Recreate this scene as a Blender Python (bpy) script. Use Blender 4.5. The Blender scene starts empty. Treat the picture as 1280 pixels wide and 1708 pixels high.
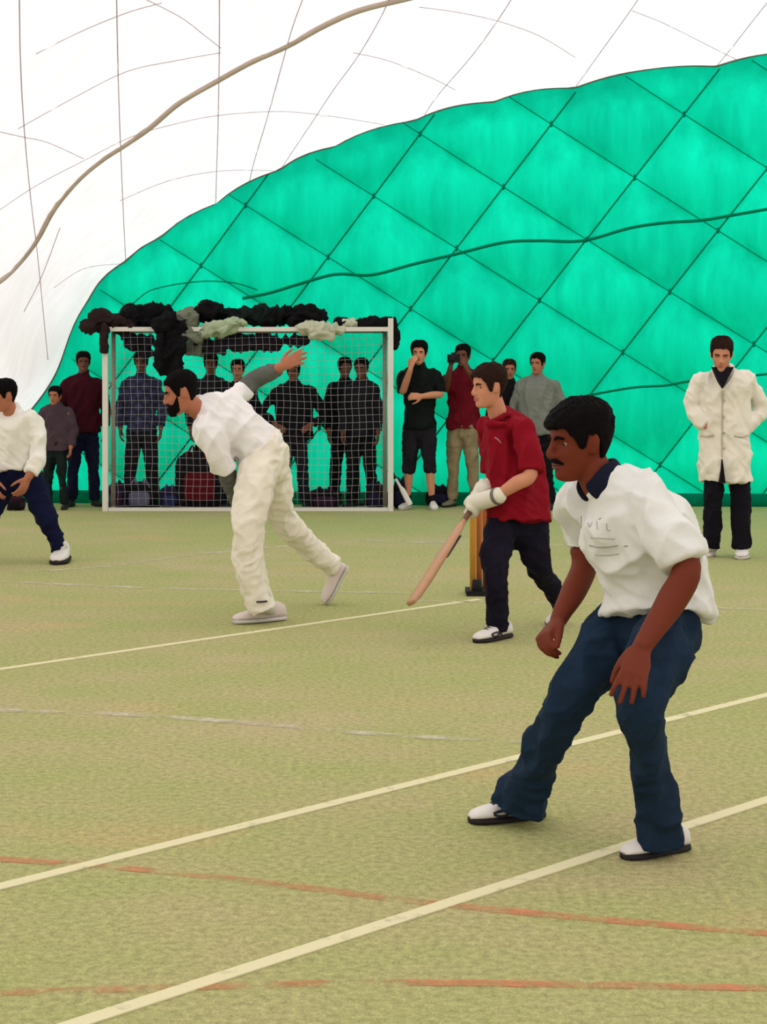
import bpy, math, random
import numpy as np
from mathutils import Vector, Matrix
from mathutils.bvhtree import BVHTree
from mathutils import noise as mnoise

random.seed(7)
V = Vector
PI = math.pi
SC = bpy.context.scene
COL = SC.collection

# ------------------------------------------------------------------ camera
FPX, HOR, CAMH = 2800.0, 612.0, 1.45          # focal length and horizon row of a 1280x1708 frame, eye height
cam = bpy.data.objects.new('camera', bpy.data.cameras.new('camera'))
COL.objects.link(cam)
cam.location = (0, 0, CAMH)
cam.rotation_euler = (PI / 2, 0, 0)
cam.data.sensor_fit = 'VERTICAL'
cam.data.sensor_height = 36.0
cam.data.lens = FPX * 36.0 / 1708.0
cam.data.shift_y = -(854.0 - HOR) / 1708.0
cam.data.clip_start = 0.05
SC.camera = cam

# ------------------------------------------------------------------ overcast daylight outside the air dome
world = bpy.data.worlds.new('overcast_sky')
SC.world = world
world.use_nodes = True
wn, wl = world.node_tree.nodes, world.node_tree.links
wn.clear()
w_out = wn.new('ShaderNodeOutputWorld')
w_bg = wn.new('ShaderNodeBackground')
w_tc = wn.new('ShaderNodeTexCoord')
w_sep = wn.new('ShaderNodeSeparateXYZ')
w_map = wn.new('ShaderNodeMapRange')
w_ramp = wn.new('ShaderNodeValToRGB')
w_map.inputs['From Min'].default_value = -1
w_map.inputs['From Max'].default_value = 1
w_ramp.color_ramp.elements[0].position = 0.48
w_ramp.color_ramp.elements[0].color = (0.30, 0.30, 0.28, 1)
w_ramp.color_ramp.elements[1].position = 1.0
w_ramp.color_ramp.elements[1].color = (1.0, 1.0, 1.0, 1)
e = w_ramp.color_ramp.elements.new(0.53)
e.color = (0.62, 0.62, 0.62, 1)
w_bg.inputs['Strength'].default_value = 2.6
wl.new(w_tc.outputs['Generated'], w_sep.inputs[0])
wl.new(w_sep.outputs['Z'], w_map.inputs['Value'])
wl.new(w_map.outputs[0], w_ramp.inputs[0])
wl.new(w_ramp.outputs[0], w_bg.inputs['Color'])
wl.new(w_bg.outputs[0], w_out.inputs['Surface'])

SC.view_settings.view_transform = 'Standard'
SC.view_settings.look = 'None'
SC.view_settings.exposure = 0.0
SC.view_settings.gamma = 1.0
SC.view_settings.use_curve_mapping = False
SC.cycles.max_bounces = 5
SC.cycles.diffuse_bounces = 3


# ------------------------------------------------------------------ helpers
def U(px, py, d):
    """world point seen at pixel (px, py) at distance d along the view axis"""
    return V(((px - 640.0) * d / FPX, d, CAMH - (py - HOR) * d / FPX))


def gd(py):
    """distance of the ground point seen at row py"""
    return FPX * CAMH / (py - HOR)


def G(px, py):
    p = U(px, py, gd(py))
    p.z = 0
    return p


def srgb(r, g, b):
    def c(v):
        v /= 255.0
        return v / 12.92 if v <= 0.04045 else ((v + 0.055) / 1.055) ** 2.4
    return (c(r), c(g), c(b), 1)


MATS = {}


def mat(name, color, rough=0.75, spec=0.25, var=0.12, vscale=9.0, bump=0.0, bscale=60.0, weave=0.0, metal=0.0, sheen=0.0):
    if name in MATS:
        return MATS[name]
    m = bpy.data.materials.new(name)
    MATS[name] = m
    m.use_nodes = True
    n, l = m.node_tree.nodes, m.node_tree.links
    b = n['Principled BSDF']
    b.inputs['Roughness'].default_value = rough
    b.inputs['Specular IOR Level'].default_value = spec
    b.inputs['Metallic'].default_value = metal
    if sheen:
        b.inputs['Sheen Weight'].default_value = sheen
    tc = n.new('ShaderNodeTexCoord')
    nz = n.new('ShaderNodeTexNoise')
    nz.inputs['Scale'].default_value = vscale
    nz.inputs['Detail'].default_value = 5
    l.new(tc.outputs['Object'], nz.inputs['Vector'])
    mx = n.new('ShaderNodeMixRGB')
    c = color
    mx.inputs[1].default_value = (c[0] * (1 - var), c[1] * (1 - var), c[2] * (1 - var), 1)
    mx.inputs[2].default_value = (min(1, c[0] * (1 + var)), min(1, c[1] * (1 + var)), min(1, c[2] * (1 + var)), 1)
    l.new(nz.outputs['Fac'], mx.inputs[0])
    l.new(mx.outputs[0], b.inputs['Base Color'])
    if bump:
        n2 = n.new('ShaderNodeTexNoise')
        n2.inputs['Scale'].default_value = bscale
        n2.inputs['Detail'].default_value = 4
        n2.inputs['Distortion'].default_value = 0.6
        l.new(tc.outputs['Object'], n2.inputs['Vector'])
        bp = n.new('ShaderNodeBump')
        bp.inputs['Strength'].default_value = bump
        bp.inputs['Distance'].default_value = 0.02
        l.new(n2.outputs['Fac'], bp.inputs['Height'])
        l.new(bp.outputs[0], b.inputs['Normal'])
    return m


def link(name, me, material=None, parent=None, smooth=True):
    o = bpy.data.objects.new(name, me)
    COL.objects.link(o)
    if material is not None:
        me.materials.clear()
        me.materials.append(material)
    if smooth and len(me.polygons):
        me.polygons.foreach_set('use_smooth', [True] * len(me.polygons))
    if parent is not None:
        o.parent = parent
        o.matrix_parent_inverse = Matrix.Translation(-parent.location) if parent.type == 'EMPTY' else Matrix.Identity(4)
    return o


def tag(o, label=None, cat=None, group=None, kind=None):
    if label:
        o['label'] = label
    if cat:
        o['category'] = cat
    if group:
        o['group'] = group
    if kind:
        o['kind'] = kind
    return o


def empty(name, loc, label, cat, group=None):
    o = bpy.data.objects.new(name, None)
    COL.objects.link(o)
    o.location = loc
    o.empty_display_size = 0.1
    return tag(o, label, cat, group)


class MB:
    """collects closed shapes"""
    def __init__(self):
        self.v, self.f = [], []

    def add(self, vs, fs):
        o = len(self.v)
        self.v += [tuple(p) for p in vs]
        self.f += [tuple(i + o for i in q) for q in fs]
        return self

    def mesh(self, name='mesh'):
        me = bpy.data.meshes.new(name)
        me.from_pydata(self.v, [], self.f)
        me.update()
        return me

    def build(self, name, material, parent=None, smooth=True):
        return link(name, self.mesh(name), material, parent, smooth)

    # --- primitives
    def ellipsoid(self, c, r, M=None, nu=14, nv=9):
        vs, fs = [], []
        for j in range(1, nv):
            th = PI * j / nv
            for i in range(nu):
                ph = 2 * PI * i / nu
                p = V((r[0] * math.sin(th) * math.cos(ph), r[1] * math.sin(th) * math.sin(ph), r[2] * math.cos(th)))
                if M is not None:
                    p = M @ p
                vs.append(c + p)
        top = V((0, 0, r[2])); bot = V((0, 0, -r[2]))
        if M is not None:
            top, bot = M @ top, M @ bot
        vs += [c + top, c + bot]
        T, B = len(vs) - 2, len(vs) - 1
        for j in range(nv - 2):
            for i in range(nu):
                k = (i + 1) % nu
                fs.append((j * nu + i, (j + 1) * nu + i, (j + 1) * nu + k, j * nu + k))
        for i in range(nu):
            k = (i + 1) % nu
            fs.append((T, i, k))
            fs.append((B, (nv - 2) * nu + k, (nv - 2) * nu + i))
        return self.add(vs, fs)

    def box(self, c, h, M=None):
        vs = []
        for sx in (-1, 1):
            for sy in (-1, 1):
                for sz in (-1, 1):
                    p = V((h[0] * sx, h[1] * sy, h[2] * sz))
                    vs.append(c + (M @ p if M is not None else p))
        fs = [(0, 1, 3, 2), (4, 6, 7, 5), (0, 4, 5, 1), (2, 3, 7, 6), (0, 2, 6, 4), (1, 5, 7, 3)]
        return self.add(vs, fs)

    def loft(self, rings, closed=True):
        n = len(rings[0])
        vs = [p for r in rings for p in r]
        fs = []
        for j in range(len(rings) - 1):
            for i in range(n):
                k = (i + 1) % n
                fs.append((j * n + i, j * n + k, (j + 1) * n + k, (j + 1) * n + i))
        if closed:
            c0 = sum(rings[0], V()) / n
            c1 = sum(rings[-1], V()) / n
            vs += [c0, c1]
            a, b = len(vs) - 2, len(vs) - 1
            m = (len(rings) - 1) * n
            for i in range(n):
                k = (i + 1) % n
                fs.append((a, k, i))
                fs.append((b, m + i, m + k))
        return self.add(vs, fs)

    def sweep(self, path, n=14, cap='round', side=None, m=5, capend=None):
        """path: list of (point, r) or (point, rx, ry) or (point, rx, ry, side)"""
        P = dense(path, m, side)
        rings = []
        N = len(P)
        last = None
        tang = []
        for i in range(N):
            a = P[max(0, i - 1)][0]
            b = P[min(N - 1, i + 1)][0]
            t = (b - a)
            if t.length < 1e-9:
                t = V((0, 0, 1))
            tang.append(t.normalized())
        frames = []
        for i in range(N):
            t = tang[i]
            s = P[i][3]
            if s is None:
                s = last if last is not None else (V((1, 0, 0)) if abs(t.x) < 0.8 else V((0, 1, 0)))
            s = s - t * s.dot(t)
            s.normalize()
            last = s
            frames.append((P[i][0], P[i][1], P[i][2], s, t.cross(s), t))

        def ring(p, rx, ry, s, u):
            return [p + s * (rx * math.cos(2 * PI * k / n)) + u * (ry * math.sin(2 * PI * k / n)) for k in range(n)]
        capend = capend or cap
        if cap == 'round':
            p, rx, ry, s, u, t = frames[0]
            L = min(rx, ry) * 0.9
            for a in (80, 60, 40, 20):
                ca, sa = math.cos(math.radians(a)), math.sin(math.radians(a))
                rings.append(ring(p - t * (L * sa), rx * ca, ry * ca, s, u))
        for p, rx, ry, s, u, t in frames:
            rings.append(ring(p, rx, ry, s, u))
        if capend == 'round':
            p, rx, ry, s, u, t = frames[-1]
            L = min(rx, ry) * 0.9
            for a in (20, 40, 60, 80):
                ca, sa = math.cos(math.radians(a)), math.sin(math.radians(a))
                rings.append(ring(p + t * (L * sa), rx * ca, ry * ca, s, u))
        return self.loft(rings)


def dense(path, m=5, side=None):
    Q = []
    for it in path:
        p = it[0]
        rx = it[1]
        ry = it[2] if len(it) > 2 else rx
        sd = it[3] if len(it) > 3 else side
        Q.append((p, rx, ry, sd))
    if m <= 1 or len(Q) < 2:
        return Q
    out = []
    n = len(Q)
    for i in range(n - 1):
        p0, p1, p2, p3 = Q[max(0, i - 1)], Q[i], Q[i + 1], Q[min(n - 1, i + 2)]
        for k in range(m):
            t = k / m
            t2, t3 = t * t, t * t * t

            def cr(a, b, c, d):
                return 0.5 * ((2 * b) + (c - a) * t + (2 * a - 5 * b + 4 * c - d) * t2 + (3 * b - a - 3 * c + d) * t3)
            p = cr(p0[0], p1[0], p2[0], p3[0])
            rx = p1[1] * (1 - t) + p2[1] * t
            ry = p1[2] * (1 - t) + p2[2] * t
            sd = None
            if p1[3] is not None and p2[3] is not None:
                sd = p1[3].lerp(p2[3], t)
            out.append((p, rx, ry, sd))
    out.append(Q[-1])
    return out


def fuse(mb, voxel=0.01, smooth=4, disp=()):
    """one continuous surface grown over all the shapes collected in mb"""
    me = mb.mesh('tmp')
    o = bpy.data.objects.new('tmp', me)
    COL.objects.link(o)
    r = o.modifiers.new('r', 'REMESH')
    r.mode = 'VOXEL'
    r.voxel_size = voxel
    if smooth:
        s = o.modifiers.new('s', 'SMOOTH')
        s.factor = 0.5
        s.iterations = smooth
    dg = bpy.context.evaluated_depsgraph_get()
    out = bpy.data.meshes.new_from_object(o.evaluated_get(dg))
    bpy.data.objects.remove(o)
    bpy.data.meshes.remove(me)
    if disp:
        n = len(out.vertices)
        co = np.empty(n * 3)
        out.vertices.foreach_get('co', co)
        co = co.reshape(-1, 3)
        no = np.empty(n * 3)
        out.vertices.foreach_get('normal', no)
        no = no.reshape(-1, 3)
        add = np.zeros(n)
        for wl_, amp, axis, stretch in disp:
            # cloth folds: ridged noise drawn out along the axis
            a = V(axis).normalized()
            b = a.orthogonal().normalized()
            c = a.cross(b)
            Q = np.stack([co @ np.array(a) / (wl_ * stretch), co @ np.array(b) / wl_, co @ np.array(c) / wl_], 1)
            warp = np.sin(Q[:, [1, 2, 0]] * 1.7 + 1.3) * 0.35
            Q = (Q + warp).tolist()
            v = np.array([mnoise.noise(q) for q in Q])
            add += amp * np.clip(0.50 - (np.abs(v) * 2.2) ** 0.85, -0.65, 1)
        co += no * add[:, None]
        out.vertices.foreach_set('co', co.ravel())
        out.update()
    return out


# ------------------------------------------------------------------ materials
def membrane(name, refl, trans, var=0.06, rnd=0.06):
    """thin coated fabric: daylight shines through it"""
    m = bpy.data.materials.new(name)
    m.use_nodes = True
    n, l = m.node_tree.nodes, m.node_tree.links
    n.clear()
    out = n.new('ShaderNodeOutputMaterial')
    df = n.new('ShaderNodeBsdfDiffuse')
    tr = n.new('ShaderNodeBsdfTranslucent')
    ad = n.new('ShaderNodeAddShader')
    tc = n.new('ShaderNodeTexCoord')
    mp = n.new('ShaderNodeMapping')
    mp.inputs['Scale'].default_value = (3.2, 3.2, 0.5)
    nz = n.new('ShaderNodeTexNoise')
    nz.inputs['Scale'].default_value = 1.6
    nz.inputs['Detail'].default_value = 6
    nz.inputs['Roughness'].default_value = 0.6
    oi = n.new('ShaderNodeObjectInfo')
    l.new(tc.outputs['Object'], mp.inputs['Vector'])
    l.new(mp.outputs[0], nz.inputs['Vector'])
    md = n.new('ShaderNodeMapRange')
    md.inputs['To Min'].default_value = 1 - var
    md.inputs['To Max'].default_value = 1 + var
    md.inputs['From Min'].default_value = 0.3
    md.inputs['From Max'].default_value = 0.7
    l.new(nz.outputs['Fac'], md.inputs['Value'])
    mr = n.new('ShaderNodeMapRange')
    mr.inputs['To Min'].default_value = 1 - rnd
    mr.inputs['To Max'].default_value = 1 + rnd
    l.new(oi.outputs['Random'], mr.inputs['Value'])
    mm = n.new('ShaderNodeMath')
    mm.operation = 'MULTIPLY'
    l.new(md.outputs[0], mm.inputs[0])
    l.new(mr.outputs[0], mm.inputs[1])
    for node, c in ((df, refl), (tr, trans)):
        vm = n.new('ShaderNodeVectorMath')
        vm.operation = 'SCALE'
        vm.inputs[0].default_value = c[:3]
        l.new(mm.outputs[0], vm.inputs['Scale'])
        l.new(vm.outputs[0], node.inputs['Color'])
    l.new(df.outputs[0], ad.inputs[0])
    l.new(tr.outputs[0], ad.inputs[1])
    l.new(ad.outputs[0], out.inputs['Surface'])
    return m


M_WHITE_MEM = membrane('white_membrane', (0.42, 0.395, 0.41), (0.44, 0.415, 0.428), var=0.05, rnd=0)
M_GREEN_MEM = membrane('green_membrane', (0.0, 0.25, 0.15), (0.002, 0.36, 0.225), var=0.17, rnd=0.07)
M_CABLE_G = membrane('green_cable', (0.0, 0.18, 0.10), (0.0, 0.16, 0.095), rnd=0)
M_CABLE_W = membrane('pale_cable', (0.42, 0.37, 0.38), (0.33, 0.285, 0.295), rnd=0)
M_ROPE = membrane('rope_sleeve', (0.56, 0.47, 0.41), (0.17, 0.14, 0.12), rnd=0)
M_EDGE = mat('edge_seam', srgb(110, 110, 96), 0.8)


def turf():
    m = bpy.data.materials.new('sand_filled_turf')
    m.use_nodes = True
    n, l = m.node_tree.nodes, m.node_tree.links
    b = n['Principled BSDF']
    b.inputs['Roughness'].default_value = 0.95
    b.inputs['Specular IOR Level'].default_value = 0.1
    tc = n.new('ShaderNodeTexCoord')

    def noise(scale, detail=4, sx=1, sy=1):
        mp = n.new('ShaderNodeMapping')
        mp.inputs['Scale'].default_value = (sx, sy, 1)
        l.new(tc.outputs['Object'], mp.inputs['Vector'])
        z = n.new('ShaderNodeTexNoise')
        z.inputs['Scale'].default_value = scale
        z.inputs['Detail'].default_value = detail
        l.new(mp.outputs[0], z.inputs['Vector'])
        return z

    def ramp(z, p0, p1):
        r = n.new('ShaderNodeMapRange')
        r.inputs['From Min'].default_value = p0
        r.inputs['From Max'].default_value = p1
        l.new(z.outputs['Fac'], r.inputs['Value'])
        return r

    def mix(fac, a, bcol, mode='MIX', amount=None):
        x = n.new('ShaderNodeMixRGB')
        x.blend_type = mode
        if fac is not None:
            l.new(fac.outputs[0], x.inputs[0])
        else:
            x.inputs[0].default_value = amount
        for sock, c in ((x.inputs[1], a), (x.inputs[2], bcol)):
            if isinstance(c, tuple):
                sock.default_value = c
            else:
                l.new(c.outputs[0], sock)
        return x
    c1 = mix(ramp(noise(0.55, 5, 0.7, 1.0), 0.35, 0.65), srgb(176, 173, 116), srgb(190, 175, 132))      # broad olive / sandy patches
    c2 = mix(ramp(noise(2.6, 5, 0.6, 1.0), 0.35, 0.72), c1, srgb(170, 174, 110))
    c2b = mix(ramp(noise(1.3, 4, 0.5, 1.0), 0.60, 0.80), c2, srgb(202, 172, 126))      # worn sandy streaks
    c3 = mix(ramp(noise(42, 3), 0.32, 0.68), srgb(206, 206, 206), srgb(255, 255, 255))
    c4 = mix(None, c2b, c3, 'MULTIPLY', 0.85)
    c5 = mix(ramp(noise(140, 2), 0.35, 0.65), srgb(205, 208, 205), srgb(255, 255, 255))
    c6 = mix(None, c4, c5, 'MULTIPLY', 0.7)
    hsv = n.new('ShaderNodeHueSaturation')
    hsv.inputs['Value'].default_value = 1.36
    l.new(c6.outputs[0], hsv.inputs['Color'])
    l.new(hsv.outputs[0], b.inputs['Base Color'])
    bz = noise(220, 3)
    bp = n.new('ShaderNodeBump')
    bp.inputs['Strength'].default_value = 0.5
    bp.inputs['Distance'].default_value = 0.01
    l.new(bz.outputs['Fac'], bp.inputs['Height'])
    l.new(bp.outputs[0], b.inputs['Normal'])
    return m


def paint(name, color, keep=0.9, scale=9.0):
    """line paint, worn through to the turf where the noise falls"""
    m = bpy.data.materials.new(name)
    m.use_nodes = True
    n, l = m.node_tree.nodes, m.node_tree.links
    b = n['Principled BSDF']
    b.inputs['Base Color'].default_value = color
    b.inputs['Roughness'].default_value = 0.9
    b.inputs['Specular IOR Level'].default_value = 0.1
    tc = n.new('ShaderNodeTexCoord')
    z = n.new('ShaderNodeTexNoise')
    z.inputs['Scale'].default_value = scale
    z.inputs['Detail'].default_value = 7
    z.inputs['Roughness'].default_value = 0.7
    l.new(tc.outputs['Object'], z.inputs['Vector'])
    r = n.new('ShaderNodeMapRange')
    r.inputs['From Min'].default_value = 0.62 - 0.45 * keep
    r.inputs['From Max'].default_value = 0.95 - 0.45 * keep
    l.new(z.outputs['Fac'], r.inputs['Value'])
    l.new(r.outputs[0], b.inputs['Alpha'])
    return m


# ------------------------------------------------------------------ floor and its lines
fl = MB()
fl.box(V((5, 4, -0.05)), (14, 17, 0.05))
FLOOR = tag(fl.build('floor', turf(), smooth=False), kind='structure')
FLOOR['label'] = 'olive green sand filled artificial turf floor'
M_LINE = paint('white_line_paint', srgb(226, 218, 176), 1.15)
M_RED = paint('red_line_paint', srgb(224, 146, 106), 0.50, 6)
M_FAINT = paint('faded_line_paint', srgb(222, 213, 188), 0.46, 5)


def line(name, pts, width, material, label, top=0.004):
    P = [G(*p) for p in pts]
    Q = [q[0] for q in dense([(p, 1) for p in P], 8)]
    vs, fs = [], []
    for i, p in enumerate(Q):
        t = (Q[min(len(Q) - 1, i + 1)] - Q[max(0, i - 1)]).normalized()
        s = V((-t.y, t.x, 0)) * (width / 2)
        for q, z in ((p + s, 0.0005), (p + s, top), (p - s, top), (p - s, 0.0005)):
            vs.append((q.x, q.y, z))
    for i in range(len(Q) - 1):
        for k in range(3):
            fs.append((i * 4 + k, i * 4 + k + 1, i * 4 + k + 5, i * 4 + k + 4))
    mb = MB().add(vs, fs)
    o = mb.build(name, material, FLOOR, smooth=False)
    o['label'] = label


line('white_line', [(-160, 1140.4), (300, 1073), (640, 1023.6), (800, 1000.2)], 0.045, M_LINE, 'white court line running past the bowler')
line('white_line', [(-200, 1530), (300, 1405), (700, 1305), (1280, 1160), (1900, 1005), (2400, 880)], 0.05, M_LINE, 'white court line behind the jeans wearer')
line('white_line', [(-20, 1756.5), (300, 1652.8), (700, 1523), (1280, 1335), (1900, 1134.4), (2600, 907.6)], 0.05, M_LINE, 'white court line under the front shoe')
line('red_line', [(-100, 1427), (200, 1448), (450, 1474), (700, 1505), (1000, 1534), (1400, 1566), (1900, 1596)], 0.045, M_RED, 'worn red line crossing two white lines', 0.0025)
line('red_line', [(-100, 1660), (300, 1648), (640, 1640), (1000, 1644), (1400, 1652), (1900, 1668)], 0.038, M_RED, 'worn red line nearest the bottom', 0.0025)
line('faded_line', [(-60, 1184), (200, 1192), (400, 1206), (640, 1226), (900, 1240)], 0.06, M_FAINT, 'faded pale line in the middle of the turf')
line('faded_line', [(-60, 968), (250, 981), (500, 987), (700, 990)], 0.07, M_FAINT, 'faded pale line behind the bowler')
line('faded_line', [(690, 1003), (930, 1007), (1290, 1018)], 0.05, M_FAINT, 'faded crease line by the wicket')
line('faded_line', [(30, 955), (180, 945), (330, 925), (520, 908)], 0.07, M_FAINT, 'faded pale line near the goal')
line('faded_line', [(600, 902), (760, 906), (1000, 912)], 0.07, M_FAINT, 'faded pale line beyond the stumps')

# ------------------------------------------------------------------ air dome: green end wall of quilted cushions, white vault
WY0, WSL = 17.72, -0.066


def lean(z):
    return 0.045 * max(0.0, z - 1.4) ** 2


def wall_y(x, z):
    return WY0 + WSL * x - lean(z)


def on_wall(px, py):
    d = 17.5
    for _ in range(12):
        p = U(px, py, d)
        d = 0.5 * d + 0.5 * wall_y(p.x, p.z)
    return U(px, py, d)


ARCH_PX = [(-30, 845), (-10, 780), (25, 715), (57, 680), (86, 640), (100, 612), (112, 570), (128, 530), (150, 496), (178, 466), (212, 434), (270, 396), (362, 340), (468, 284),
           (560, 245), (692, 202), (825, 171), (958, 148), (1080, 124), (1195, 112), (1290, 97)]
arch_l = [on_wall(*p) for p in ARCH_PX]
A_C = 6.2
last = arch_l[-1]
arch = [(p.x, max(0.0, p.z)) for p in arch_l]
apex = last.z + 0.16
arch += [(A_C - 1.0, apex - 0.03), (A_C, apex)]
left_half = list(arch)
for x, z in reversed(left_half[:-1]):
    arch.append((2 * A_C - x, z))
ar_t = [math.atan2(z, -(x - A_C)) for x, z in arch]
ar_r = [math.hypot(x - A_C, z) for x, z in arch]
# scalloped edge between the cable ends (rises between them)
TT = np.linspace(0.0, PI, 721)
RR = np.interp(TT, ar_t, ar_r)
k = np.ones(9) / 9
RS = np.convolve(np.pad(RR, 4, mode='edge'), k, 'valid')
scal_px = [(150, 496), (212, 434), (272, 396), (362, 340), (468, 284), (560, 245), (692, 202), (825, 171), (958, 148), (1195, 112), (1400, 80)]
sc_t = sorted(math.atan2(on_wall(*p).z, -(on_wall(*p).x - A_C)) for p in scal_px)
for a, b in zip(sc_t[:-1], sc_t[1:]):
    msk = (TT >= a) & (TT <= b)
    u = (TT[msk] - a) / (b - a)
    RS[msk] += 0.05 * (np.sin(PI * u) ** 0.8) * min(1, (b - a) / 0.06)


def arch_r(t):
    return float(np.interp(t, TT, RS))


def polar(x, z):
    return math.atan2(z, -(x - A_C)), math.hypot(x - A_C, z)


LA = V((0.482, 0.630))
LB = V((0.868, -0.545))
O_ = on_wall(840, 312)
LO = V((O_.x, O_.z))


def lattice(u, v):
    q = LO + LA * u + LB * v
    return q.x, q.y


def cushion(i, j):
    n = 10
    vs, inside = [], []
    for a in range(n + 1):
        for b in range(n + 1):
            u, v = a / n, b / n
            x, z = lattice(i + u, j + v)
            ok = True
            if z < 0:
                z = 0.0
            t, r = polar(x, z)
            ra = arch_r(t)
            snapped = False
            if r > ra:
                ok = False
                x, z = A_C - ra * math.cos(t), ra * math.sin(t)
            bul = 0.20 * max(0.0, math.sin(PI * u) * math.sin(PI * v)) ** 0.6 * min(1.0, max(0.0, (ra - r) / 0.3))
            vs.append((x, wall_y(x, z) + bul, z))
            inside.append(ok and lattice(i + u, j + v)[1] > -0.02)
    fs = []
    for a in range(n):
        for b in range(n):
            q = (a * (n + 1) + b, (a + 1) * (n + 1) + b, (a + 1) * (n + 1) + b + 1, a * (n + 1) + b + 1)
            if any(inside[k] for k in q):
                fs.append(q)
    return vs, fs


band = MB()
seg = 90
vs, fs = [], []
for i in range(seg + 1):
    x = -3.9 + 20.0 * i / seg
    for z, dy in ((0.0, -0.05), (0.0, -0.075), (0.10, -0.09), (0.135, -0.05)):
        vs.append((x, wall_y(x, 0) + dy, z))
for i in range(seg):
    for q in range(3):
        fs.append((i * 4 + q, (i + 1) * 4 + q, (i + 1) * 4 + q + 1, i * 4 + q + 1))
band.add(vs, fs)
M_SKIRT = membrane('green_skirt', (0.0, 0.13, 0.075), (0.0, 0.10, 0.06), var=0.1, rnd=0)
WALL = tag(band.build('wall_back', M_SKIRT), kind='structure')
WALL['label'] = 'green quilted end wall of the air dome'
cells = 0
for i in range(-14, 15):
    for j in range(-14, 18):
        cx, cz = lattice(i + 0.5, j + 0.5)
        if cz < -0.9 or cx > 16.8 or cx < -5.5 or cz > 6.5:
            continue
        vs, fs = cushion(i, j)
        if not fs:
            continue
        mb = MB().add(vs, fs)
        me = mb.mesh('panel')
        me.validate()
        link('panel', me, M_GREEN_MEM, WALL)
        cells += 1

# cables along the cushion joints
for fam in (0, 1):
    for kx in range(-14, 18):
        pts = []
        for s in range(-140, 181):
            u = s * 0.1
            x, z = lattice(u, kx) if fam == 0 else lattice(kx, u)
            t, r = polar(x, z)
            if z < 0.02 or r > arch_r(t) - 0.01 or x > 9.5:
                continue
            sag = 0.012 * abs(math.sin(PI * u))
            pts.append((V((x, wall_y(x, z) - 0.012, z)), 0.008 if fam == 0 else 0.005))
        if len(pts) > 4:
            MB().sweep(pts[::2] + [pts[-1]], 6, 'flat', m=1).build('cable', M_CABLE_G, WALL)


# reinforcing patches where the cables cross
patch = MB().ellipsoid(V(), (0.016, 0.008, 0.034), None, 10, 6).mesh('patch')
patch.materials.append(M_CABLE_G)
for i in range(-14, 15):
    for j in range(-14, 18):
        x, z = lattice(i, j)
        t, r = polar(x, z)
        if z > 0.3 and r < arch_r(t) - 0.1 and x < 6:
            o = link('cable_patch', patch, None, WALL)
            o.location = (x, wall_y(x, z) - 0.012, z)


def wall_rope(name, px, r, material, m=6):
    P = [on_wall(*p) for p in px]
    MB().sweep([(p + V((0, -0.03, 0)), r) for p in P], 6, 'flat', m=m).build(name, material, WALL)


wall_rope('seam_rope', [(405, 498), (450, 489), (500, 474), (560, 458), (620, 459), (690, 441), (762, 424), (840, 405), (900, 402), (972, 402), (1050, 381), (1110, 372), (1170, 368), (1230, 358), (1300, 346), (1400, 330), (1500, 322), (1620, 300), (1750, 284)], 0.018, M_CABLE_G)
wall_rope('seam_rope', [(960, 664), (1010, 654), (1060, 646), (1110, 643), (1150, 636), (1220, 630), (1300, 622), (1420, 612), (1560, 600), (1720, 588)], 0.014, M_CABLE_G)
wall_rope('seam_rope', [(200, 532), (230, 500), (260, 482), (330, 470), (390, 472), (430, 484)], 0.006, M_CABLE_G)
# edge seam where green meets white
pts = []
for q in range(0, 721, 2):
    t, r = TT[q], RS[q]
    x, z = A_C - r * math.cos(t), r * math.sin(t)
    if x < 8:
        pts.append((V((x, wall_y(x, z) - 0.015, z)), 0.010))
MB().sweep(pts, 6, 'flat', m=1).build('edge_seam', M_EDGE, WALL)

# white vault running from the end wall over and behind the camera
AX = V((-0.066, -1.0, 0)).normalized()
n_s, n_t = 241, 110
vs, fs = [], []
for q in range(n_s):
    t = PI * q / (n_s - 1)
    r = arch_r(t)
    x, z = A_C - r * math.cos(t), r * math.sin(t)
    nx, nz = -math.cos(t), math.sin(t)
    arc = t * 9.0
    y0 = wall_y(x, z)
    for w in range(n_t):
        L = -0.25 + 31.0 * (w / (n_t - 1)) ** 1.25
        bul = 0.10 * abs(math.sin(PI * (arc / 1.7 + L / 2.4)) * math.sin(PI * (arc / 1.7 - L / 2.4))) * min(1, max(0, L / 0.6))
        vs.append((x + AX.x * L + nx * bul, y0 + AX.y * L, max(0.0, z + nz * bul) if 0 < q < n_s - 1 else 0.0))
for q in range(n_s - 1):
    for w in range(n_t - 1):
        fs.append((q * n_t + w, q * n_t + w + 1, (q + 1) * n_t + w + 1, (q + 1) * n_t + w))
vault = MB().add(vs, fs)
VME = vault.mesh('ceiling')
CEIL = tag(link('ceiling', VME, M_WHITE_MEM), kind='structure')
CEIL['label'] = 'white translucent vault of the inflated dome'
# far end behind the camera
ring = [vs[q * n_t + n_t - 1] for q in range(n_s)]
cen = (ring[0][0] * 0.5 + ring[-1][0] * 0.5, ring[0][1] - 1.2, 1.2)
fr = MB().add(ring + [cen], [(i, i + 1, n_s) for i in range(n_s - 1)] + [(n_s - 1, 0, n_s)])
FRONT = tag(fr.build('wall_front', M_WHITE_MEM), kind='structure')
FRONT['label'] = 'white end of the dome behind the viewer'
VBVH = BVHTree.FromPolygons([V(v) for v in vs], fs)


def vault_rope(name, px, r, material, m=5):
    pts = []
    for p in dense([(V((a, b, 0)), 1) for a, b in px], m):
        d = (U(p[0].x, p[0].y, 10.0) - V((0, 0, CAMH))).normalized()
        h = VBVH.ray_cast(V((0, 0, CAMH)), d)
        if h[0] is not None:
            pts.append((h[0] - d * 0.02, r))
    if len(pts) > 3:
        MB().sweep(pts, 6, 'flat', m=1).build(name, material, CEIL)


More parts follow.
